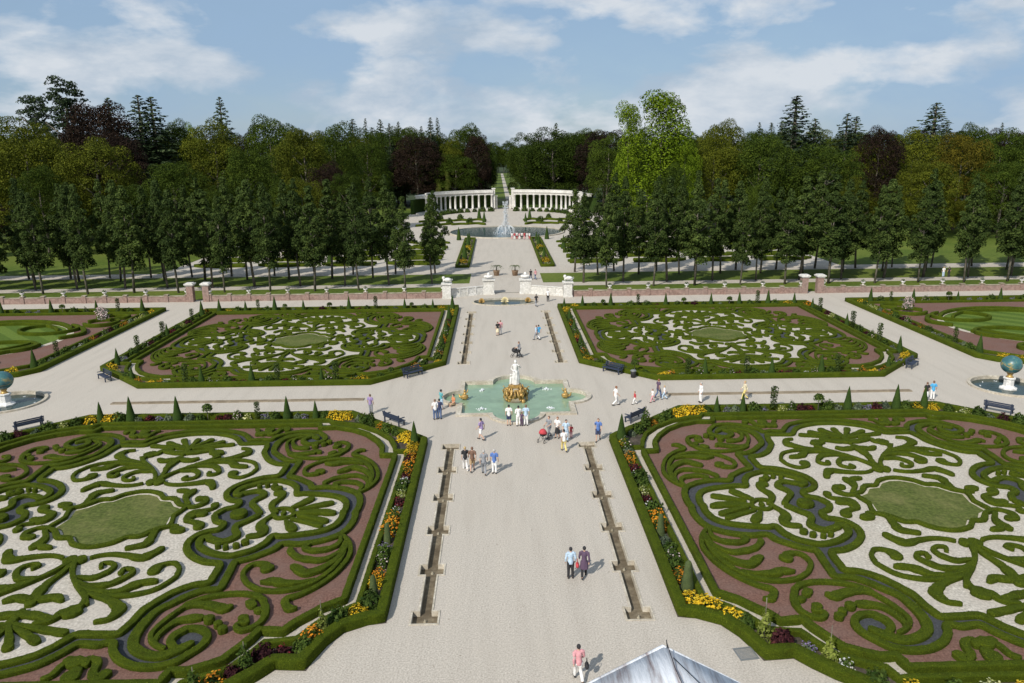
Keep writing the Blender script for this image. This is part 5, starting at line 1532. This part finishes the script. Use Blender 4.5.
POSE['push'] = joints(0, 0, (-.09, .18, .50), (.10, .03, .48), (-.09, .24, .09), (.10, -.26, .13), (-.25, .10, 1.14), (.25, .10, 1.14), (-.20, .38, 1.02), (.20, .38, 1.02), lean=.06)
POSE['sit'] = joints(0, 0, (-.12, .42, .47), (.12, .42, .47), (-.12, .44, .08), (.12, .40, .08), (-.26, .04, .72), (.26, .04, .72), (-.16, .28, .55), (.16, .28, .55), hipz=.48)
def body_mesh(p):
    J = POSE[p]; hz = J['hz']; l = J['lean']; m = MB()
    m.tube([(0, 0, hz - .06), (0, .0, hz + .06), (0, l * .4, hz + .2), (0, l * .7, hz + .36), (0, l, hz + .47), (0, l, hz + .53)], [.12, .135, .115, .13, .12, .06], 12)
    m.tube([(-.07, l * .8, hz + .40), (.07, l * .8, hz + .40)], .10, 10)
    for k in (0, 1):
        sg = -1 if k == 0 else 1
        h, kn, an = J['hip'][k], J['knee'][k], J['ank'][k]
        m.tube([h, tuple((Vector(h) * .5 + Vector(kn) * .5)), kn, tuple(Vector(kn) * .6 + Vector(an) * .4 + Vector((0, -.015, 0))), an], [.095, .082, .058, .056, .038], 10)
        # foot
        d = Vector((an[0], an[1], 0))
        m.tube([(an[0], an[1] - .06, max(.035, an[2] - .045)), (an[0], an[1] + .06, max(.035, an[2] - .05)), (an[0] + sg * .02, an[1] + .17, max(.028, an[2] - .055))], [.038, .042, .026], 8)
        s_, e, w = J['sh'][k], J['elb'][k], J['wr'][k]
        m.tube([(0, l, hz + .48), s_], [.07, .066], 10)
        m.tube([s_, tuple((Vector(s_) + Vector(e)) / 2), e, w], [.062, .05, .042, .03], 10)
        # hand: palm, four fingers and a thumb
        wv = Vector(w); d = (wv - Vector(e)).normalized(); sd = Vector((-sg * .2, 1, 0)); sd = (sd - d * sd.dot(d)).normalized()
        m.tube([tuple(wv), tuple(wv + d * .045), tuple(wv + d * .085)], [.03, .038, .034], 8)
        for q in range(4):
            o_ = sd * (.027 - .018 * q); L_ = (.06, .072, .066, .05)[q]
            b_ = wv + d * .075 + o_; inn = Vector((-sg, 0, 0)) * .02
            m.tube([tuple(b_), tuple(b_ + d * L_ * .6 + inn * .3), tuple(b_ + d * L_ + inn)], [.0105, .0095, .008], 6)
        b_ = wv + d * .025 + sd * .03
        m.tube([tuple(b_), tuple(b_ + sd * .03 + d * .025), tuple(b_ + sd * .035 + d * .055)], [.013, .011, .009], 6)
    # neck and head with face
    m.tube([(0, l, hz + .48), (0, l + .01, hz + .60)], [.06, .052], 10)
    hc = (0, l + .02, hz + .69)
    m.ball(hc, .098, 0, 14, 12, 1.18, .82, .98)
    m.ball((0, hc[1] + .045, hc[2] - .055), .06, 0, 10, 8, 1.0, .9, .9)
    m.tube([(0, hc[1] + .085, hc[2] + .02), (0, hc[1] + .118, hc[2] - .022)], [.012, .017], 6)
    for sg in (-1, 1):
        m.ball((sg * .082, hc[1] - .005, hc[2] - .005), .022, 0, 6, 5, 1.4, .5)
        m.ball((sg * .034, hc[1] + .088, hc[2] + .03), .014, 0, 6, 5)
    m.tube([(-.025, hc[1] + .096, hc[2] - .05), (.025, hc[1] + .096, hc[2] - .05)], .011, 6)
    return remeshed(m, .0145, 3, 'person')
def top_mesh(p, kind):
    J = POSE[p]; hz = J['hz']; l = J['lean']; m = MB()
    lo = hz - (.10 if kind != 'coat' else .42)
    if p == 'sit': lo = hz - .02
    m.tube([(0, 0, lo), (0, 0, hz + .04), (0, l * .4, hz + .2), (0, l * .75, hz + .36), (0, l, hz + .47), (0, l, hz + .535)], [.165 if kind == 'coat' else .14, .15, .132, .146, .13, .07], 14)
    m.tube([(-.08, l * .8, hz + .38), (.08, l * .8, hz + .38)], .118, 10); m.tube([(-.05, 0, hz + .0), (.05, 0, hz)], .14, 10)
    if kind == 'coat':
        m.tube([(-.07, 0, lo + .02), (-.07, 0, hz)], [.16, .13], 10); m.tube([(.07, 0, lo + .02), (.07, 0, hz)], [.16, .13], 10)
    for k in (0, 1):
        s_, e, w = J['sh'][k], J['elb'][k], J['wr'][k]
        m.tube([(0, l, hz + .475), s_], [.085, .082], 10)
        end = tuple(Vector(s_).lerp(Vector(e), .75)) if kind == 'tee' else w
        pts = [s_, tuple(Vector(s_).lerp(Vector(e), .5)), end] if kind == 'tee' else [s_, tuple(Vector(s_).lerp(Vector(e), .5)), e, tuple(Vector(e).lerp(Vector(w), .9))]
        m.tube(pts, [.080, .070, .066] if kind == 'tee' else [.080, .068, .058, .046], 10)
    return remeshed(m, .02, 3, 'shirt')
def bottom_mesh(p, kind):
    J = POSE[p]; hz = J['hz']; m = MB()
    m.tube([(-.06, 0, hz), (.06, 0, hz)], .125, 12); m.tube([(0, 0, hz - .07), (0, 0, hz + .09)], [.13, .135], 12)
    if kind == 'skirt':
        kz = .42
        m.tube([(0, .0, hz), (0, .02, hz - .25), (0, .03, kz)], [.15, .19, .22], 14); m.tube([(0, .09, hz - .1), (0, .12, kz + .02)], [.12, .15], 12); m.tube([(0, -.06, hz - .1), (0, -.09, kz + .02)], [.12, .14], 12)
    else:
        for k in (0, 1):
            h, kn, an = J['hip'][k], J['knee'][k], J['ank'][k]
            if kind == 'shorts': m.tube([h, tuple(Vector(h).lerp(Vector(kn), .5)), tuple(Vector(h).lerp(Vector(kn), .92))], [.112, .102, .098], 10)
            else: m.tube([h, tuple(Vector(h).lerp(Vector(kn), .5)), kn, tuple(Vector(kn).lerp(Vector(an), .5)), tuple(Vector(kn).lerp(Vector(an), .97))], [.112, .098, .08, .074, .066], 10)
    return remeshed(m, .02, 3, 'trousers')
def hair_mesh(p, long_):
    J = POSE[p]; hz = J['hz']; l = J['lean']; hc = (0, l + .02, hz + .69); m = MB()
    m.ball((0, hc[1] - .022, hc[2] + .03), .105, 0, 12, 10, 1.06, .88, .98)
    if long_: m.tube([(0, hc[1] - .07, hc[2]), (0, hc[1] - .085, hc[2] - .12), (0, hc[1] - .07, hc[2] - .2)], [.085, .085, .05], 10)
    return remeshed(m, .014, 2, 'hair')
def shoe_mesh(p, side_):
    J = POSE[p]; m = MB()
    for k in (side_,):
        an = J['ank'][k]; sg = -1 if k == 0 else 1
        m.tube([(an[0], an[1] - .075, max(.04, an[2] - .04)), (an[0], an[1] + .06, max(.04, an[2] - .045)), (an[0] + sg * .02, an[1] + .185, max(.034, an[2] - .05))], [.046, .05, .034], 8)
    return remeshed(m, .014, 2, 'shoe')
CA = {}
def cached(fn, *a):
    if (fn.__name__,) + a not in CA: CA[(fn.__name__,) + a] = fn(*a)
    return CA[(fn.__name__,) + a]
PALET = {'white': (.74, .72, .70), 'black': (.02, .02, .022), 'navy': (.03, .04, .09), 'jeans': (.08, .12, .22), 'blue': (.09, .17, .42), 'lightblue': (.42, .54, .66), 'sky': (.08, .36, .62), 'grey': (.24, .25, .27),
         'red': (.45, .05, .06), 'pink': (.62, .30, .32), 'purple': (.09, .055, .095), 'khaki': (.42, .30, .17), 'yellow': (.66, .54, .20), 'cream': (.62, .55, .38), 'teal': (.10, .34, .36), 'orange': (.55, .22, .10), 'brown': (.16, .09, .06), 'violet': (.30, .22, .40), 'blond': (.42, .30, .14), 'greyhair': (.40, .38, .36), 'redhair': (.22, .09, .04)}
def cmat(c): return flat('cloth_' + c, PALET[c], .85, 0, .18, 9)
def setm(o, m):
    o.material_slots[0].link = 'OBJECT'; o.material_slots[0].material = m
def person(px, py, face, pose, top, bottom, label, hair='brown', h=1.70, tk='tee', bk='trousers', long_=False, shoes='black', group='people strolling in the garden', xy=None, z=.004):
    x, y = xy if xy else ground(px, py)
    s = h / 1.72
    o = link('person', cached(body_mesh, pose), None, (x, y, z), R(face), (s, s, s))
    tag(o, label, 'person', group)
    for nm, me, c in (('shirt' if tk != 'coat' else 'coat', cached(top_mesh, pose, tk), top), ('skirt' if bk == 'skirt' else bk, cached(bottom_mesh, pose, bk), bottom), ('hair', cached(hair_mesh, pose, long_), hair), ('shoe', cached(shoe_mesh, pose, 0), shoes), ('shoe', cached(shoe_mesh, pose, 1), shoes)):
        c_ = link(nm, me, o); setm(c_, cmat(c))
    return o
def bag(px, py, dx, label, col, z=.72, xy=None, sc=1.0):
    x, y = xy or ground(px, py); x += dx
    q = thing('hand_bag', label, 'bag', (x, y, z - .16 * sc), 0, None, (sc, sc, sc))
    m = MB(); m.ball((0, 0, .16), .17, 0, 12, 8, .95, .55, 1.0)
    b = obj('body', m, cmat(col), q)
    obj('strap', MB().tube([(0, -.1, .28), (0, -.09, .45), (0, 0, .52), (0, .09, .45), (0, .1, .28)], .012, 6), cmat(col), q)
# facing: 0 = away from the palace, 180 = towards it, 90 = left
PE = [
 (570.5, 578, 5, 'stand', 'lightblue', 'black', 'person in a pale blue top and dark trousers, seen from behind near the right rill', dict(hair='black', tk='long')),
 (584, 577.5, -5, 'stride', 'purple', 'black', 'person in a long dark purple coat walking away beside the right rill', dict(hair='black', tk='coat')),
 (578.5, 681, 10, 'walk', 'pink', 'white', 'person in a pink patterned top and white trousers at the bottom edge', dict(hair='black', tk='long', h=1.66)),
 (465.5, 470, 10, 'walk', 'black', 'white', 'person in a black top and white trousers, leftmost of the group of four', dict(hair='blond', h=1.66, shoes='white')),
 (472.5, 471.5, 0, 'stride', 'brown', 'khaki', 'person in a brown shirt and tan shorts, second in the group of four', dict(bk='shorts', hair='brown', h=1.74)),
 (484, 474.5, 0, 'walk', 'grey', 'grey', 'person all in grey, third in the group of four', dict(hair='greyhair', h=1.72)),
 (494.5, 473.5, -10, 'stand', 'blue', 'white', 'person in a blue shirt and white trousers, rightmost of the group of four', dict(hair='greyhair', h=1.72)),
 (481.5, 440, 60, 'stride', 'violet', 'white', 'lone person with white shorts and violet top left of the fountain', dict(bk='shorts', hair='black')),
 (435.5, 419.5, 20, 'stand', 'white', 'jeans', 'person in a white shirt and jeans on the left of the fountain', dict(hair='brown')),
 (439.8, 419, -10, 'stand', 'navy', 'jeans', 'person in a dark blue top and jeans beside the white shirt, left of the fountain', dict(hair='black')),
 (441.5, 409, -60, 'talk', 'teal', 'lightblue', 'person in a teal top standing at the left lobe of the pool', dict(hair='black')),
 (371, 414, -20, 'stand', 'violet', 'grey', 'person in a violet top half hidden behind a shrub at the left bench', dict(hair='brown')),
 (509, 425.5, 0, 'stand', 'white', 'navy', 'person in a white shirt and dark shorts at the front of the pool', dict(bk='shorts', hair='black')),
 (518.5, 426, 10, 'talk', 'white', 'white', 'person in white with dark hair leaning at the front of the pool', dict(hair='black', tk='long', h=1.66)),
 (521.5, 426, -10, 'stand', 'purple', 'purple', 'dark clad child between two people in white at the front of the pool', dict(h=1.15)),
 (526, 425.5, -5, 'stand', 'lightblue', 'white', 'person in a pale blue top and white trousers at the front of the pool', dict(hair='brown')),
 (549.5, 437.5, 130, 'push', 'grey', 'grey', 'person in grey pushing the red pram', dict(hair='brown')),
 (557.5, 438, 150, 'talk', 'white', 'black', 'person in a white top and black skirt beside the red pram', dict(bk='skirt', hair='redhair', h=1.66)),
 (566, 441.5, 180, 'stand', 'lightblue', 'lightblue', 'person in a light blue top behind the yellow trousers', dict(hair='black')),
 (571, 438, 170, 'stand', 'red', 'pink', 'small child in red beside the light blue top', dict(h=1.05)),
 (564, 451.5, 10, 'walk', 'white', 'yellow', 'person in a white top and yellow trousers nearest in the pram group', dict(hair='black', h=1.66)),
 (598, 441, 165, 'stride', 'blue', 'navy', 'person in a blue shirt and dark shorts by the right rill', dict(bk='shorts', hair='brown', h=1.76)),
 (615.5, 405.5, -80, 'walk', 'white', 'white', 'person dressed in white right of the fountain carrying something', dict(hair='redhair')),
 (634.8, 404.5, 90, 'walk', 'red', 'white', 'small child in a red top walking right of the fountain', dict(h=1.15, hair='redhair')),
 (652.5, 402.5, 100, 'walk', 'white', 'pink', 'child in white and pink in front of the person in purple', dict(h=1.2, hair='brown')),
 (658, 398, -60, 'stride', 'purple', 'jeans', 'person in a dark purple top and jeans on the right cross walk', dict(hair='redhair')),
 (664.5, 399.5, 70, 'walk', 'white', 'lightblue', 'child in white and pale blue on the right cross walk', dict(h=1.25, hair='blond')),
 (700.5, 402.5, 100, 'stand', 'white', 'white', 'person in a white shirt and white trousers by the right channel', dict(hair='greyhair', tk='long', h=1.78)),
 (744.5, 400, 90, 'walk', 'cream', 'yellow', 'person in a yellow top on the right cross walk', dict(hair='blond', tk='long')),
 (925.5, 401, 10, 'stand', 'black', 'white', 'person in a black top and long white skirt near the right globe', dict(bk='skirt', hair='brown', h=1.66)),
 (932, 400, -10, 'stand', 'sky', 'white', 'person in a bright blue top and white trousers near the right globe', dict(hair='brown')),
 (497.7, 335.5, 30, 'stand', 'black', 'cream', 'left of two people in pale clothes between the far rills', dict(bk='skirt', hair='brown', h=1.64)),
 (500.6, 334.5, 10, 'stand', 'pink', 'white', 'right of two people in pale clothes between the far rills', dict(hair='brown')),
 (536.6, 340, 60, 'walk', 'lightblue', 'grey', 'left of a pair beside the far right rill', dict(hair='brown')),
 (538.8, 339.5, 40, 'stride', 'sky', 'white', 'right of a pair beside the far right rill', dict(hair='black')),
 (548, 301.5, 0, 'stand', 'white', 'black', 'person in a white shirt and dark trousers at the central gate', dict(hair='greyhair', h=1.78)),
 (536.3, 306.5, 30, 'stride', 'black', 'grey', 'person in a dark top beside the shell basin', dict(hair='black')),
 (519.5, 357.5, 60, 'push', 'grey', 'black', 'person in dark clothes pushing a pushchair behind the statue', dict(hair='brown')),
 (530.8, 279.5, 20, 'walk', 'black', 'navy', 'person in dark clothes on the upper walk beyond the gate', dict(hair='black')),
 (535.5, 279.5, 40, 'stride', 'pink', 'jeans', 'person in pink on the upper walk beyond the gate', dict(hair='brown')),
 (943, 277, 0, 'stand', 'white', 'lightblue', 'person in a white top under the avenue trees on the right', dict(hair='blond')),
 (948.5, 277, 0, 'stand', 'black', 'black', 'person in black under the avenue trees on the right', dict(hair='black')),
]
for px, py, fc, ps, tp, bt, lb, kw in PE: person(px, py, fc, ps, tp, bt, lb, **kw)
person(0, 0, 120, 'sit', 'orange', 'khaki', 'person in orange sitting on the left rim of the pool', bk='shorts', hair='black', xy=(-5.25, 62.1), z=-.05 - .2)
bag(570.5, 578, .34, 'dark red shoulder bag beside the pale blue top', 'red')
bag(578.5, 681, .33, 'black hand bag carried by the person in pink', 'black')
crowd = [('white', 'pink'), ('red', 'white'), ('white', 'red'), ('pink', 'white'), ('white', 'black'), ('red', 'pink'), ('white', 'white'), ('white', 'red')]
for i, (a, b) in enumerate(crowd):
    person(512 + 2.5 * i, 239.2 + .25 * (i % 2), 20 * (i % 3) - 20, 'stand', a, b, f"{ORD[i]} from the left in the small crowd at the round pond", h=1.6 + .15 * (i % 3) / 2, group='crowd by the round pond')
def pram(px, py, rz, label, col):
    x, y = ground(px, py)
    q = thing('pram', label, 'pram', (x, y, .004), R(rz))
    m = MB()
    m.ball((0, 0, .62), .34, 0, 14, 10, .55, .75, 1.15)
    obj('carrycot', m, cmat('black'), q)
    m = MB()
    v = []; f = []
    for i in range(7):
        th = R(10 + 25 * i)
        for k in range(9):
            ph = PI * k / 8
            v.append((.30 * math.cos(ph), .12 + .34 * math.cos(th) * math.sin(ph), .66 + .38 * math.sin(th) * math.sin(ph)))
    for i in range(6):
        for k in range(8): f.append((i * 9 + k, i * 9 + k + 1, (i + 1) * 9 + k + 1, (i + 1) * 9 + k))
    m.add(v, f)
    h = obj('hood', m, cmat(col), q); md = h.modifiers.new('t', 'SOLIDIFY'); md.thickness = .02
    obj('handle', MB().tube([(-.22, -.35, .6), (-.22, -.6, 1.0), (.22, -.6, 1.0), (.22, -.35, .6)], .016, 6), 'dark_metal', q)
    obj('frame', MB().tube([(-.24, .38, .16), (-.2, -.1, .55), (-.24, -.38, .16)], .016, 6).tube([(.24, .38, .16), (.2, -.1, .55), (.24, -.38, .16)], .016, 6), 'dark_metal', q)
    for sx in (-.26, .26):
        for sy in (-.38, .38):
            v = [(sx, sy + .13 * math.cos(a), .15 + .13 * math.sin(a)) for a in [2 * PI * k / 16 for k in range(17)]]
            obj('wheel', MB().tube(v, .02, 6), 'dark_metal', q)
pram(543.5, 441.5, 150, 'red hooded pram right of the pool front', 'red')
pram(515.8, 357, 75, 'dark pushchair behind the white statue', 'black')

# ------------------------------------------------------------------ statue on the gilded base
_, zt = atdist(515.5, 384.3, 64.0)
_, zh = atdist(517, 360, 64.0)
q = thing('fountain_statue', 'white marble draped figure on a gilded animal base in the pool', 'statue', (.05, 64.0, -.19))
base_top = zt + .19
m = MB()
rs = random.Random(4)
m.lathe([(1.0, 0), (.9, .3), (.7, .7), (.55, base_top - .35), (.5, base_top - .2)], n=16)
obj('rock_core', m, 'rill_stone', q)
for k in range(10):
    a = 2 * PI * k / 10 + .2; r_ = .98 if k % 2 == 0 else .78
    m = MB()
    cx_, cy_ = math.cos(a), math.sin(a)
    def P_(r, t, z): return (r * cx_ - t * cy_, r * cy_ + t * cx_, z)
    for q_ in range(7):
        z = rs.uniform(.12, base_top - .45) if k % 2 else rs.uniform(.1, .95)
        m.ball(P_(r_ + rs.uniform(-.15, .12) - z * .2, rs.uniform(-.2, .2), z), rs.uniform(.10, .2), 0, 10, 7, rs.uniform(.7, 1.5), 1, 1, .6)
    m.tube([P_(r_ + .1, 0, .45), P_(r_ + .22, .05, .75), P_(r_ + .02, .03, 1.0), P_(r_ + .16, 0, 1.15), P_(r_ + .26, 0, 1.08)], [.10, .075, .06, .06, .02], 8)
    for sg in (-1, 1):
        m.tube([P_(r_ - .05, sg * .12, .4), P_(r_ - .1, sg * .28, .75), P_(r_ - .25, sg * .3, 1.15 + .2 * (k % 2))], [.13, .10, .03], 7)
    m.tube([P_(r_ - .2, 0, .3), P_(r_ - .35, .05, 1.0), P_(.5, 0, base_top - .4)], [.16, .13, .1], 8)
    obj('gilded_figure', m, 'gold', q)
obj('plinth', MB().box(-.52, .52, -.52, .52, base_top - .22, base_top - .1).box(-.45, .45, -.45, .45, base_top - .098, base_top), 'gold', q, False)
H_ = zh - zt
k_ = H_ / 1.75
def statue_mesh():
    m = MB()
    m.tube([(0, 0, .02), (0, .0, .4), (0, .02, .85), (0, 0, 1.05), (0, 0, 1.28), (0, 0, 1.42), (0, 0, 1.48)], [.22, .20, .17, .13, .15, .12, .05], 14)
    m.tube([(-.08, -.06, .05), (-.1, -.1, .5), (-.08, -.03, .9)], [.10, .10, .11], 10)
    m.tube([(.12, -.02, .02), (.16, .03, .45), (.13, .05, .95), (.2, .05, 1.3)], [.12, .11, .09, .05], 10)
    m.tube([(-.16, 0, 1.40), (.16, 0, 1.40)], .075, 10)
    m.tube([(-.18, 0, 1.39), (-.27, -.06, 1.14), (-.12, -.16, 1.02)], [.062, .05, .04], 10)
    m.tube([(.18, 0, 1.39), (.30, .0, 1.20), (.22, -.10, 1.36)], [.062, .05, .038], 10)
    m.ball((-.12, -.17, 1.0), .05); m.ball((.21, -.11, 1.38), .05)
    m.tube([(0, 0, 1.42), (0, -.01, 1.56)], [.06, .05], 10)
    m.ball((0, -.02, 1.63), .095, 0, 12, 10, 1.2, .85, 1); m.ball((0, .05, 1.68), .085)
    m.tube([(0, -.10, 1.65), (0, -.13, 1.61)], [.012, .016], 6)
    # child leaning against the leg
    m.tube([(-.32, -.02, .02), (-.30, -.02, .3), (-.28, -.02, .55)], [.07, .08, .09], 10); m.ball((-.28, -.05, .70), .085)
    m.tube([(-.3, -.02, .52), (-.15, -.1, .62)], [.04, .03], 8)
    for i in range(9):
        a = i * .7; m.tube([(.20 * math.cos(a), .20 * math.sin(a), .03), (.19 * math.cos(a + .15), .19 * math.sin(a + .15), .5), (.15 * math.cos(a + .3), .15 * math.sin(a + .3), .95)], [.035, .03, .02], 6)
    return remeshed(m, .016, 2, 'draped_figure')
sm_ = statue_mesh(); sm_.materials.clear(); sm_.materials.append(MATS['marble'])
link('draped_figure', sm_, q, (0, 0, base_top), 0, (k_ * 1.12, k_ * 1.12, k_))
for s in (-1, 1):
    q = thing('gilded_triton', f"gilded water spouting figure on the {'left' if s < 0 else 'right'} rim of the pool", 'statue', (s * 4.4, 64.2, -.17), 0, 'gilded rim figures', (.72, .72, .72))
    m = MB(); m.ball((0, 0, .35), .42, 0, 12, 9, .8, 1.1, .8, .4); m.tube([(.05 * s, 0, .5), (0, -.05, .85), (.02, 0, 1.05)], [.24, .2, .1], 8); m.ball((0, -.02, 1.15), .15)
    m.tube([(0, 0, .8), (-s * .3, -.1, 1.0), (-s * .42, -.1, 1.35)], [.1, .07, .05], 8)
    m.tube([(.3 * s, 0, .3), (.6 * s, .1, .35), (.72 * s, .15, .7)], [.2, .13, .06], 8)
    obj('figure', m, 'gold', q)
# ------------------------------------------------------------------ light and sky
SUN_EL = R(39.5)
sdir = Vector((-1.2, -1.7)).normalized()
sun_d = Vector((sdir.x * math.cos(SUN_EL), sdir.y * math.cos(SUN_EL), math.sin(SUN_EL)))
ld = bpy.data.lights.new('sun', 'SUN')
ld.energy = 4.6
ld.angle = R(.55)
ld.color = (1.0, .955, .88)
lo = bpy.data.objects.new('sun', ld); COL.objects.link(lo)
lo.rotation_euler = sun_d.to_track_quat('Z', 'Y').to_euler()
w = bpy.data.worlds.new('World'); SC.world = w
w.use_nodes = True
nt = w.node_tree
for n in list(nt.nodes): nt.nodes.remove(n)
out = nt.nodes.new('ShaderNodeOutputWorld')
bg = nt.nodes.new('ShaderNodeBackground')
bg.inputs[1].default_value = .09
sky = nt.nodes.new('ShaderNodeTexSky')
sky.sky_type = 'NISHITA'
sky.sun_disc = False
sky.sun_elevation = SUN_EL
sky.sun_rotation = math.atan2(sdir.x, sdir.y)
sky.air_density = 1.0; sky.dust_density = .6; sky.ozone_density = 1.6
tc = nt.nodes.new('ShaderNodeTexCoord')
sep = nt.nodes.new('ShaderNodeSeparateXYZ'); nt.links.new(tc.outputs['Generated'], sep.inputs[0])
def math_(op, a, b=None):
    n = nt.nodes.new('ShaderNodeMath'); n.operation = op
    for s, v in ((n.inputs[0], a), (n.inputs[1], b)):
        if v is None: continue
        if hasattr(v, 'is_linked'): nt.links.new(v, s)
        else: s.default_value = v
    return n.outputs[0]
el = sep.outputs[2]
cmb = nt.nodes.new('ShaderNodeCombineXYZ')
nt.links.new(sep.outputs[0], cmb.inputs[0]); nt.links.new(sep.outputs[1], cmb.inputs[1])
nt.links.new(math_('MULTIPLY', el, 2.3), cmb.inputs[2])
def nz(scale, det, rough, off, dist=.15):
    mp = nt.nodes.new('ShaderNodeMapping'); mp.inputs['Location'].default_value = off
    nt.links.new(cmb.outputs[0], mp.inputs[0])
    n = nt.nodes.new('ShaderNodeTexNoise'); n.inputs['Scale'].default_value = scale; n.inputs['Detail'].default_value = det; n.inputs['Roughness'].default_value = rough
    n.inputs['Distortion'].default_value = dist
    nt.links.new(mp.outputs[0], n.inputs[0]); return n.outputs['Fac']
puff = nz(5.6, 9, .54, (7.3, 2.2, .1))
lowf = nz(1.7, 4, .5, (.6, 3.0, 1.0))
veil = nz(2.6, 6, .6, (5.0, 7.0, 2))
shade = nz(6.0, 6, .6, (7.3, 2.2, .22))
pc = ramp(nt, math_('ADD', math_('MULTIPLY', puff, .86), math_('MULTIPLY', lowf, .16)), [(.47, (0, 0, 0)), (.515, (.5, .5, .5)), (.56, (.95, .95, .95))])
ve = ramp(nt, veil, [(.35, (.55, .55, .55)), (.65, (.92, .92, .92))])
base = mixc(nt, ve, sky.outputs[0], (3.5, 5.1, 7.2))
ccol = ramp(nt, shade, [(.38, (4.6, 5.7, 7.0)), (.58, (7.6, 8.1, 8.7))])
skyc = mixc(nt, pc, base, ccol)
nt.links.new(skyc, bg.inputs[0])
nt.links.new(bg.outputs[0], out.inputs[0])

SC.view_settings.view_transform = 'Standard'
SC.view_settings.look = 'None'
SC.view_settings.exposure = 0.0
SC.view_settings.gamma = 1.0
SC.view_settings.use_curve_mapping = False
SC.cycles.max_bounces = 6
SC.cycles.transparent_max_bounces = 12
SC.cycles.use_denoising = True
